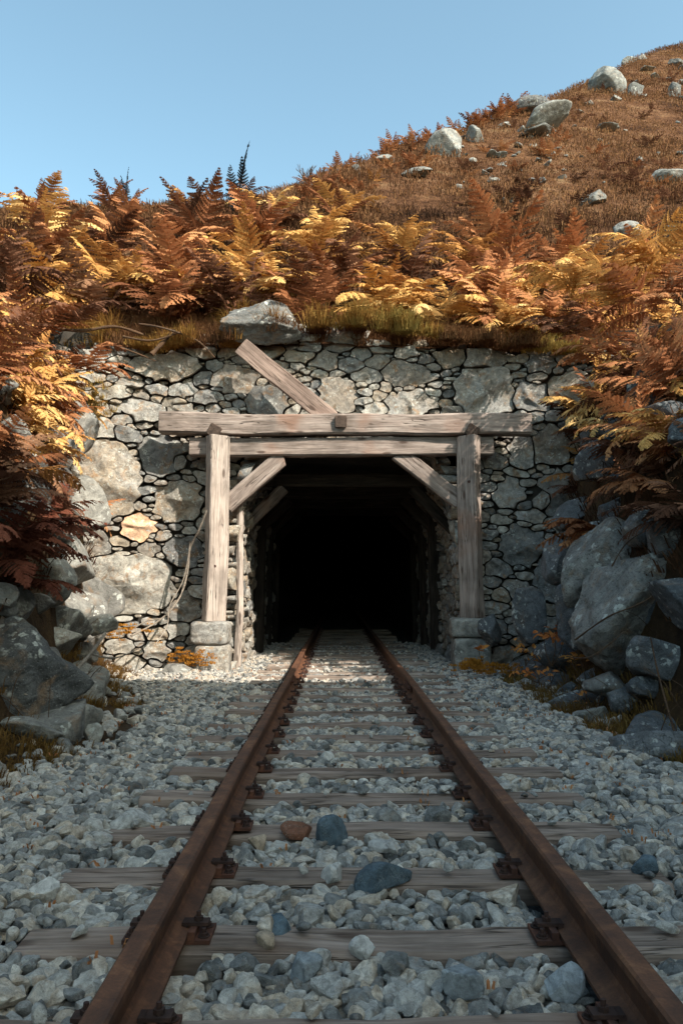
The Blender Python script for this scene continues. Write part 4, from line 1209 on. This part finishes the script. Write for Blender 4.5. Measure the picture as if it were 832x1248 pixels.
# ------------------------------------------------------------------ rocks around
boulder('boulder', 'pale rough boulder perched on the wall top above the leaning plank', 'boulder', P(326, 394, 12.2), (1.22, .7, .66), 41, M_MOTT, (0, .12, .2), 5, amp=.18, soft=45)
boulder('boulder', 'big lichen spotted grey boulder at the left picture edge', 'boulder', P(22, 822, 6.5), (.86, .8, .82), 53, M_MOTT, (.1, .1, .4), 5, amp=.16)
boulder('boulder', 'big dappled angular boulder at the right picture edge', 'boulder', P(790, 730, 7.9), (1.3, 1.1, 1.05), 74, M_MOTT, (.1, -.45, .3), 5, amp=.13, planes=7, soft=70)
boulder('boulder', 'slanting grey rock slab standing behind the big dappled boulder', 'boulder', P(745, 690, 8.5), (.75, .7, 1.0), 75, M_MOTT, (.1, .5, .6), 5, amp=.12, planes=7, soft=70)
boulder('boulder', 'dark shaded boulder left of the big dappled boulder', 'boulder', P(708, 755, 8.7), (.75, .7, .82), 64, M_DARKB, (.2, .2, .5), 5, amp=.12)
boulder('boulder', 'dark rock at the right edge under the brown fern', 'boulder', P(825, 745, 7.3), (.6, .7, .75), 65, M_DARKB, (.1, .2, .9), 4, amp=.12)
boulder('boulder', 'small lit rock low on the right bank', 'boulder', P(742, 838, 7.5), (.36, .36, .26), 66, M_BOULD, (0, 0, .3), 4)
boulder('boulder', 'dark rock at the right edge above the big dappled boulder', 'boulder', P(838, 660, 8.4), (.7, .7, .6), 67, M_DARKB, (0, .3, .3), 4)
LR = [(92, 545, 70, 80, 10.8, 'large pale natural rock at the left end of the wall'), (88, 612, 70, 80, 10.4, 'brownish natural rock left of the orange stone'), (84, 672, 76, 70, 10, 'sunlit rock behind the tips of the dark red fern'), (112, 728, 70, 60, 9.8, 'sloping rock at the lower left corner of the wall'), (128, 770, 44, 30, 9.6, 'low rock beside the orange moss'), (60, 530, 50, 60, 10.2, 'rock showing between the golden ferns at the left'), (100, 735, 60, 50, 8.4, 'grey rock in the shade below the left wall boulders'), (60, 700, 60, 50, 8.0, 'dark grey rock behind the dark red fern'), (75, 775, 50, 46, 7.6, 'bluish rock right of the lichen spotted boulder'),
      (40, 885, 70, 26, 6.4, 'low flat rock under the lichen spotted boulder'), (210, 820, 44, 20, 10.2, 'flat bluish stone at the foot of the left wall'), (255, 700, 6, 6, 11, None), (120, 838, 30, 20, 7.4, 'small rock in the brown grass of the left bank'),
      (112, 893, 24, 28, 6.2, 'pale bluish stone standing at the left edge of the gravel'), (82, 912, 34, 18, 5.7, 'flat pale stone at the edge of the left grass'), (44, 934, 30, 22, 5.2, 'bluish stone near the left picture edge beside the gravel'),
      (15, 760, 40, 40, 7.3, 'dark rock above the lichen spotted boulder'), (60, 640, 60, 60, 8.8, 'shaded rock behind the ferns of the left bank'), (20, 560, 60, 50, 8.8, 'pale rock under the golden ferns at the left edge')]
for i, (px, py, w, h, y, lab) in enumerate(LR):
    if lab is None: continue
    q = bank_hit(px, py + h * .4); q = P(px, py, y) if q is None else q
    k = F / q[1]; q = q + [0, 0, h / k * .25]
    boulder('rock', lab, 'rock', q, (w / k * .9, w / k * .75, h / k * .9), 400 + i, M_BOULD, (rf.uniform(-.2, .2), rf.uniform(-.2, .2), rf.uniform(0, 3)), 4, amp=.1)
RR = [(800, 800, 80, 60, 7.6, 'dark rock wedged under the big dappled boulder'), (655, 850, 24, 12, 8.4, 'pale stone at the edge of the right gravel'), (690, 848, 30, 14, 8.4, 'flat bluish stone in the right bank grass'), (632, 838, 20, 14, 9.0, 'small pale stone beside the right gravel edge'),
      (720, 870, 36, 26, 7.2, 'brown rock in the tangled right grass'), (790, 830, 40, 34, 7.2, 'dark rock below the big dappled boulder'), (742, 885, 22, 14, 6.6, 'small pale stone at the right gravel edge'),
      (812, 905, 36, 18, 5.8, 'low pale stone near the right picture edge'), (650, 760, 46, 60, 10.2, 'dark rock at the foot of the right wall'), (600, 775, 30, 34, 11.3, 'dark rock beside the right plinth'), (680, 690, 40, 50, 10, 'shaded upright rock against the right wall'),
      (786, 640, 50, 40, 8.9, 'dark rock under the hanging rust ferns')]
for i, (px, py, w, h, y, lab) in enumerate(RR):
    q = bank_hit(px, py + h * .4); q = P(px, py, y) if q is None else q
    k = F / q[1]; q = q + [0, 0, h / k * .25]
    boulder('rock', lab, 'rock', q, (w / k * 1.0, w / k * .8, h / k * 1.0), 440 + i, M_DARKB if 'dark' in lab or 'shaded' in lab else M_BOULD, (rf.uniform(-.2, .2), rf.uniform(-.2, .2), rf.uniform(0, 3)), 4, amp=.1)  # rocks called shaded take the dark stone, shade put into their colour
# scree of small stones along the edges of the gravel
r5 = np.random.default_rng(5)
n = 900; Ye = r5.uniform(3, 12, n); sd = r5.random(n) < .5
tl, tr = toes(Ye)
Xe = np.where(sd, tl + eL(Ye) + r5.normal(0, .22, n), tr - .6 + r5.normal(0, .25, n))
Ze = gz(Xe, Ye) + .02
scatter_rocks('scree', np.stack([Xe, Ye, Ze], 1), .03 + .07 * r5.random(n) ** 3, 12, 2, M_BALL, 'loose stones along the edges of the gravel', seed=12)
# bank stones partly buried
for side in (0, 1):
    for i in range(58):
        y = r5.uniform(5.5, 10.3 if side == 0 else 12); tl, tr = toes(y)
        x = float(tl - r5.uniform(-.3, 1.2)) if side == 0 else float(tr + r5.uniform(-.3, 1.3))
        s = r5.uniform(.2, .75)
        z = float(gz(x, y)) - s * .05
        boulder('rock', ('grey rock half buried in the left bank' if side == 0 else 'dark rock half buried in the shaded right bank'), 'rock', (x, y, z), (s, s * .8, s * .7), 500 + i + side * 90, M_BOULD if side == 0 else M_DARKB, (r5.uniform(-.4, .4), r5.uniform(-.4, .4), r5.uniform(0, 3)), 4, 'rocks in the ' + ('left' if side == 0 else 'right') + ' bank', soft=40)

# hill outcrops: px, py, w, h
HR = [(543, 178, 40, 36, 'pale boulder in front of the dark hollow near the middle skyline'), (577, 166, 30, 22, 'dark slabby rock right of the pale hillside boulder'), (508, 212, 36, 12, 'flat pale slab lying on the slope above the bracken'),
      (640, 134, 46, 22, 'dark topped rock of the central outcrop'), (662, 150, 64, 22, 'layered grey slabs of the central outcrop'), (656, 160, 50, 14, 'lowest slab of the central outcrop'), (733, 103, 44, 34, 'big pale boulder near the upper right skyline'),
      (774, 108, 18, 28, 'upright pale stone right of the big skyline boulder'), (822, 110, 16, 24, 'pale stone near the top right edge'), (822, 76, 14, 12, 'small pale stone on the top right slope'),
      (735, 156, 34, 10, 'flat pale slab in the middle of the upper slope'), (811, 215, 40, 20, 'pale boulder at the right edge of the slope'), (722, 243, 42, 18, 'pale slab above the golden ferns at the right'),
      (765, 283, 34, 22, 'pale block at the right above the ferns'), (803, 291, 54, 18, 'long bluish slab at the right picture edge above the ferns'), (466, 196, 24, 12, 'low rock on the skyline left of the hollow'),
      (435, 208, 14, 14, 'small grey rock left of the skyline bracken'), (375, 218, 22, 14, 'small pale rock among bracken under the left skyline'), (782, 58, 12, 8, 'tiny pale rock on the top right ridge'), (768, 62, 18, 10, 'pale rock on the top right ridge'),
      (651, 105, 12, 10, 'small dark rock on the ridge line'), (620, 245, 20, 10, 'small pale stone among the upper golden ferns'), (560, 228, 12, 8, 'tiny pale stone in the middle of the slope'), (788, 84, 18, 8, 'thin pale slab below the ridge at the right'), (600, 220, 14, 6, 'thin stone on the slope above the golden ferns')]
for i, (px, py, w, h, lab) in enumerate(HR):
    p = hill_near(px, py + h * .25)
    k = F / p[1]
    pz = p.copy(); pz[2] = float(hz(p[0], p[1])) + h / k * .06
    flat = h < w * .55
    boulder('hillside_rock', lab, 'rock', pz, (w / k * .95, w / k * (.75 if not flat else .8), max(h / k * (1.15 if not flat else .95), .12)), 600 + i, M_DARKB if 'dark' in lab and 'pale' not in lab else M_HILLR, (rf.uniform(-.15, .15), rf.uniform(-.2, .2) - (.15 if flat else 0), rf.uniform(-.4, .4)), 4, planes=7, amp=.1, soft=80)
for i in range(60):
    px = r5.uniform(560, 840); py = np.interp(px, [400, 480, 600, 700, 832], [235, 200, 150, 120, 70]) + r5.uniform(5, 150) * (px - 380) / 450
    p = hill_hit(px, py)
    if p is None: continue
    s = r5.uniform(.15, .5) * p[1] / 28
    boulder('hillside_rock', 'small pale stone strewn over the rust brown slope', 'rock', (p[0], p[1], float(hz(p[0], p[1])) + s * .1), (s, s * .8, s * .55), 700 + i, M_HILLR, (r5.uniform(-.3, .3), r5.uniform(-.3, .3), r5.uniform(0, 3)), 3, 'small stones on the slope', soft=45)

# ------------------------------------------------------------------ sticks, vines, stems
def tube_arr(pts, r0, r1, seed=0, k=7, sub=6):
    pts = np.array(pts, float)
    # catmull-rom
    out = []
    for i in range(len(pts) - 1):
        p0, p1, p2, p3 = pts[max(i - 1, 0)], pts[i], pts[i + 1], pts[min(i + 2, len(pts) - 1)]
        for t in np.linspace(0, 1, sub, endpoint=False):
            out.append(.5 * ((2 * p1) + (-p0 + p2) * t + (2 * p0 - 5 * p1 + 4 * p2 - p3) * t * t + (-p0 + 3 * p1 - 3 * p2 + p3) * t ** 3))
    out.append(pts[-1]); C = np.array(out); n_ = len(C)
    T = np.gradient(C, axis=0); T /= np.linalg.norm(T, axis=1)[:, None] + 1e-9
    up = np.array([.31, .2, .93]); A = np.cross(T, up); A /= np.linalg.norm(A, axis=1)[:, None] + 1e-9; B = np.cross(T, A)
    rad = np.linspace(r0, r1, n_) * (1 + .15 * np.sin(np.arange(n_) * 1.3 + seed))
    a = np.linspace(0, 2 * math.pi, k, endpoint=False)
    V = (C[:, None] + rad[:, None, None] * (np.cos(a)[None, :, None] * A[:, None] + np.sin(a)[None, :, None] * B[:, None])).reshape(-1, 3)
    j = np.arange(k); j2 = (j + 1) % k
    Q = np.concatenate([np.stack([i * k + j, i * k + j2, (i + 1) * k + j2, (i + 1) * k + j], 1) for i in range(n_ - 1)])
    return V, [Q]
def stick(name, label, cat, paths, mat):
    V, Fs = merge([tube_arr([P(*p) for p in path], r0, r1, i) for i, (path, r0, r1) in enumerate(paths)])
    return tag(link(name, mesh_np(name, V, Fs, mat, True)), label, cat)
stick('dead_vine', 'thin pale dead vine trailing from the left post down over the wall', 'vine', [
    ([(252, 622, 11.66), (243, 645, 11.75), (232, 668, 11.9), (228, 700, 11.9), (218, 730, 11.85), (196, 755, 11.7), (160, 775, 11.2)], .018, .014),
    ([(232, 662, 11.88), (224, 705, 11.85), (207, 738, 11.75), (204, 762, 11.5), (190, 785, 11.1)], .012, .008),
    ([(218, 730, 11.85), (200, 752, 11.75), (178, 757, 11.6), (150, 775, 11.0)], .014, .008)], M_STICK)
stick('fallen_branch', 'pale crooked fallen branch beside the left boulder', 'branch', [
    ([(20, 868, 6.3), (55, 857, 6.5), (78, 840, 6.8), (95, 815, 7.2), (112, 795, 7.6), (128, 772, 8.2)], .024, .016),
    ([(78, 840, 6.8), (60, 850, 6.5), (30, 846, 6.2)], .012, .006), ([(110, 797, 7.6), (140, 802, 7.9), (170, 790, 8.6)], .010, .005)], M_STICK)
stick('fallen_branch', 'broken grey roots lying on the top left of the wall', 'branch', [
    ([(66, 400, 11.6), (100, 403, 11.7), (140, 398, 11.9), (175, 408, 12.0)], .03, .02), ([(185, 432, 11.95), (198, 418, 12.0), (213, 403, 12.05)], .04, .03),
    ([(150, 410, 11.9), (185, 415, 11.9), (222, 404, 12)], .02, .012), ([(130, 418, 11.8), (160, 428, 11.9), (190, 440, 12.)], .018, .01), ([(170, 395, 11.95), (200, 400, 11.9), (240, 415, 12.0), (262, 436, 12.02)], .02, .01)], M_TWIG)
stick('bare_branch', 'long bent bare stem standing in the right bank grass', 'stem', [([(792, 776, 6.6), (800, 815, 6.4), (812, 860, 6.2), (826, 908, 6.0)], .006, .010)], M_TWIG)
stick('fallen_branch', 'thin dark twigs lying across the big right boulder', 'branch', [([(700, 780, 7.6), (740, 752, 7.2), (780, 735, 7.1), (832, 705, 7.0)], .009, .006), ([(745, 690, 7.25), (765, 660, 7.3), (800, 640, 7.6)], .007, .004), ([(690, 800, 7.4), (720, 800, 7.1), (760, 770, 7.0)], .006, .004)], M_TWIG)
stick('fallen_branch', 'dark twig on the gravel edge at the left picture border', 'branch', [([(-5, 975, 4.7), (20, 968, 4.7), (50, 955, 5.0), (62, 940, 5.3)], .012, .006), ([(-5, 962, 4.8), (22, 960, 4.8), (40, 950, 5.0)], .008, .005)], M_TWIG)
# bare stems under the thicket
rs = random.Random(8)
tw = []
for i in range(240):
    x = rs.uniform(-7, 6.5); y = rs.uniform(13.3, 13.9); z = float(hz(x, y))
    a = rs.uniform(-.35, .35); L = rs.uniform(.4, .8)
    tw.append(tube_arr([(x, y, z - .05), (x + a * .3, y - .1, z + L * .5), (x + a, y - rs.uniform(0, .35), z + L)], .009, .004, i, 4, 3))
V, Fs = merge(tw)
tag(link('dead_stems', mesh_np('dead_stems', V, Fs, M_TWIG)), 'bare dead stems under the bracken above the wall', kind='stuff')
tw = []
for i in range(130):
    y = rs.uniform(6, 11.5); x = float(toes(y)[1]) + rs.uniform(-.4, .7) if i % 3 else float(toes(y)[0]) - rs.uniform(-.3, .5); z = float(gz(x, y))
    a, b = rs.uniform(-.35, .35), rs.uniform(-.3, .3); L = rs.uniform(.15, .45)
    tw.append(tube_arr([(x, y, z), (x + a * .5, y + b * .4, z + L * .7), (x + a, y + b, z + L)], .005, .002, i, 4, 3))
V, Fs = merge(tw)
tag(link('dead_stems', mesh_np('dead_stems', V, Fs, M_TWIG)), 'fine dead stems on the banks', kind='stuff')

# small yellow leaved saplings
def leaf_arr(L, W):
    V = np.array([(0, 0, 0), (L * .3, W * .45, L * .05), (L * .7, W * .4, L * .02), (L, 0, -L * .12), (L * .7, -W * .4, L * .02), (L * .3, -W * .45, L * .05), (L * .5, 0, -L * .05)])
    return V, [np.array([(0, 6, 1), (1, 6, 2), (2, 6, 3), (3, 6, 4), (4, 6, 5), (5, 6, 0)])]
def sapling(px, py, y, tops, label):
    base = P(px, py, y)
    root = thing('sapling', label, 'plant', tuple(base), 'small yellow leaved saplings')
    st, lv = [], []
    for tx, ty, nl, ls in tops:
        e = P(tx, ty, y + rs.uniform(-.1, .1))
        st.append(tube_arr([base, (base + e) / 2 + [rs.uniform(-.04, .04), 0, 0], e], .007, .003, 1, 5, 4))
        for j in range(nl):
            V, Fl = leaf_arr(ls * rs.uniform(.7, 1.2), ls * .55)
            R = Matrix.Rotation(rs.uniform(0, 6.28), 3, 'Z') @ Matrix.Rotation(rs.uniform(-.9, .7), 3, 'Y') @ Matrix.Rotation(rs.uniform(-.9, .9), 3, 'X')
            lv.append((V @ np.array(R).T + e + [rs.uniform(-.09, .09), rs.uniform(-.06, .06), rs.uniform(-.07, .05)], Fl))
    b = np.array(base)
    V, Fs = merge(st); link('stem', mesh_np('stem', V - b, Fs, M_TWIG, True), root, tuple(base))
    V, Fs = merge(lv); link('leaves', mesh_np('leaves', V - b, Fs, M_YLEAF, False, {'rnd': np.random.default_rng(3).random(len(V))}), root, tuple(base))
sapling(672, 812, 9.1, [(676, 770, 16, .11), (663, 774, 9, .1), (686, 780, 7, .08)], 'tallest sapling with a bright yellow orange leaf cluster')
sapling(640, 812, 9.6, [(634, 785, 9, .09), (645, 792, 9, .09), (652, 800, 8, .08)], 'small reddish leaved sapling left of the tallest one')
sapling(712, 862, 7.9, [(714, 844, 7, .07), (709, 849, 5, .06)], 'tiny single stemmed yellow seedling at the gravel edge')
sapling(588, 806, 10.6, [(584, 788, 6, .12)], 'orange leaf sprig at the foot of the right post')
sapling(700, 815, 8.6, [(698, 800, 10, .09), (706, 804, 8, .08)], 'low yellow sapling in front of the dark boulder')
sapling(655, 832, 9.0, [(650, 818, 12, .08), (668, 822, 9, .07), (630, 818, 9, .07)], 'low spreading yellow plant at the gravel edge')

# bare tree on the skyline
def bare_bush(px, py, hpx, lab, seed):
    p = hill_near(px, py)
    k = F / p[1]; r = random.Random(seed); L = hpx / k; b = np.array([p[0], p[1], float(hz(p[0], p[1])) - .05])
    root = thing('bare_bush', lab, 'bush', tuple(b))
    parts = []
    def br(o, d, l, rad, lev):
        e = o + d * l
        parts.append(tube_arr([o, (o + e) / 2 + np.array([r.uniform(-.05, .05) * l, 0, 0]), e], rad, rad * .6, lev, 4, 2))
        if lev > 0:
            for _ in range(4):
                nd = d + np.array([r.uniform(-.8, .8), r.uniform(-.8, .8), r.uniform(-.1, .5)]); nd /= np.linalg.norm(nd)
                br(o + d * l * r.uniform(.4, 1), nd, l * .62, rad * .6, lev - 1)
    for _ in range(4):
        d = np.array([r.uniform(-.5, .5), r.uniform(-.4, .4), 1]); d /= np.linalg.norm(d)
        br(np.zeros(3), d, L * .5, .02, 3)
    V, Fs = merge(parts); link('branches', mesh_np('branches', V, Fs, M_TWIG), root, tuple(b))
bare_bush(375, 212, 34, 'bare reddish bush on the skyline left of the rising slope', 2)

# ------------------------------------------------------------------ world, sun, camera
w = bpy.data.worlds.new('World'); scene.world = w; w.use_nodes = True
t = w.node_tree; t.nodes.clear()
sun_dir = Vector((1.0, -1.0, 1.2)).normalized()
el = math.asin(sun_dir.z); az = math.atan2(sun_dir.x, sun_dir.y)
sky = t.nodes.new('ShaderNodeTexSky'); sky.sky_type = 'NISHITA'; sky.sun_disc = False
sky.sun_elevation = el; sky.sun_rotation = az; sky.altitude = 300; sky.air_density = 1.0; sky.dust_density = 2.0; sky.ozone_density = 1.2
bg = t.nodes.new('ShaderNodeBackground'); bg.inputs[1].default_value = .15
ou = t.nodes.new('ShaderNodeOutputWorld')
mxs = t.nodes.new('ShaderNodeMix'); mxs.data_type = 'RGBA'; mxs.blend_type = 'MULTIPLY'; mxs.inputs[0].default_value = 1
mxs.inputs[7].default_value = (.885, .975, .785, 1); t.links.new(sky.outputs[0], mxs.inputs[6])
t.links.new(mxs.outputs[2], bg.inputs[0]); t.links.new(bg.outputs[0], ou.inputs[0])
L = bpy.data.lights.new('sun', 'SUN'); L.energy = 3.15; L.angle = math.radians(.53); L.color = (1, .93, .82)
so = bpy.data.objects.new('sun', L); COL.objects.link(so)
so.rotation_mode = 'QUATERNION'; so.rotation_quaternion = sun_dir.to_track_quat('Z', 'Y'); so.location = (10, -10, 30)

cam = bpy.data.cameras.new('camera'); co = bpy.data.objects.new('camera', cam); COL.objects.link(co)
cam.sensor_fit = 'VERTICAL'; cam.sensor_height = 36; cam.sensor_width = 24; cam.lens = F / 1248 * 36
cam.clip_start = .05; cam.clip_end = 1000
co.location = (0, 0, H); co.rotation_euler = (math.pi / 2 + PITCH, 0, YAW)
scene.camera = co
vs = scene.view_settings
vs.view_transform = 'Standard'; vs.look = 'None'; vs.exposure = 1.36; vs.gamma = 1; vs.use_curve_mapping = False
scene.cycles.max_bounces = 5; scene.cycles.diffuse_bounces = 3; scene.cycles.glossy_bounces = 2
scene.cycles.use_denoising = True
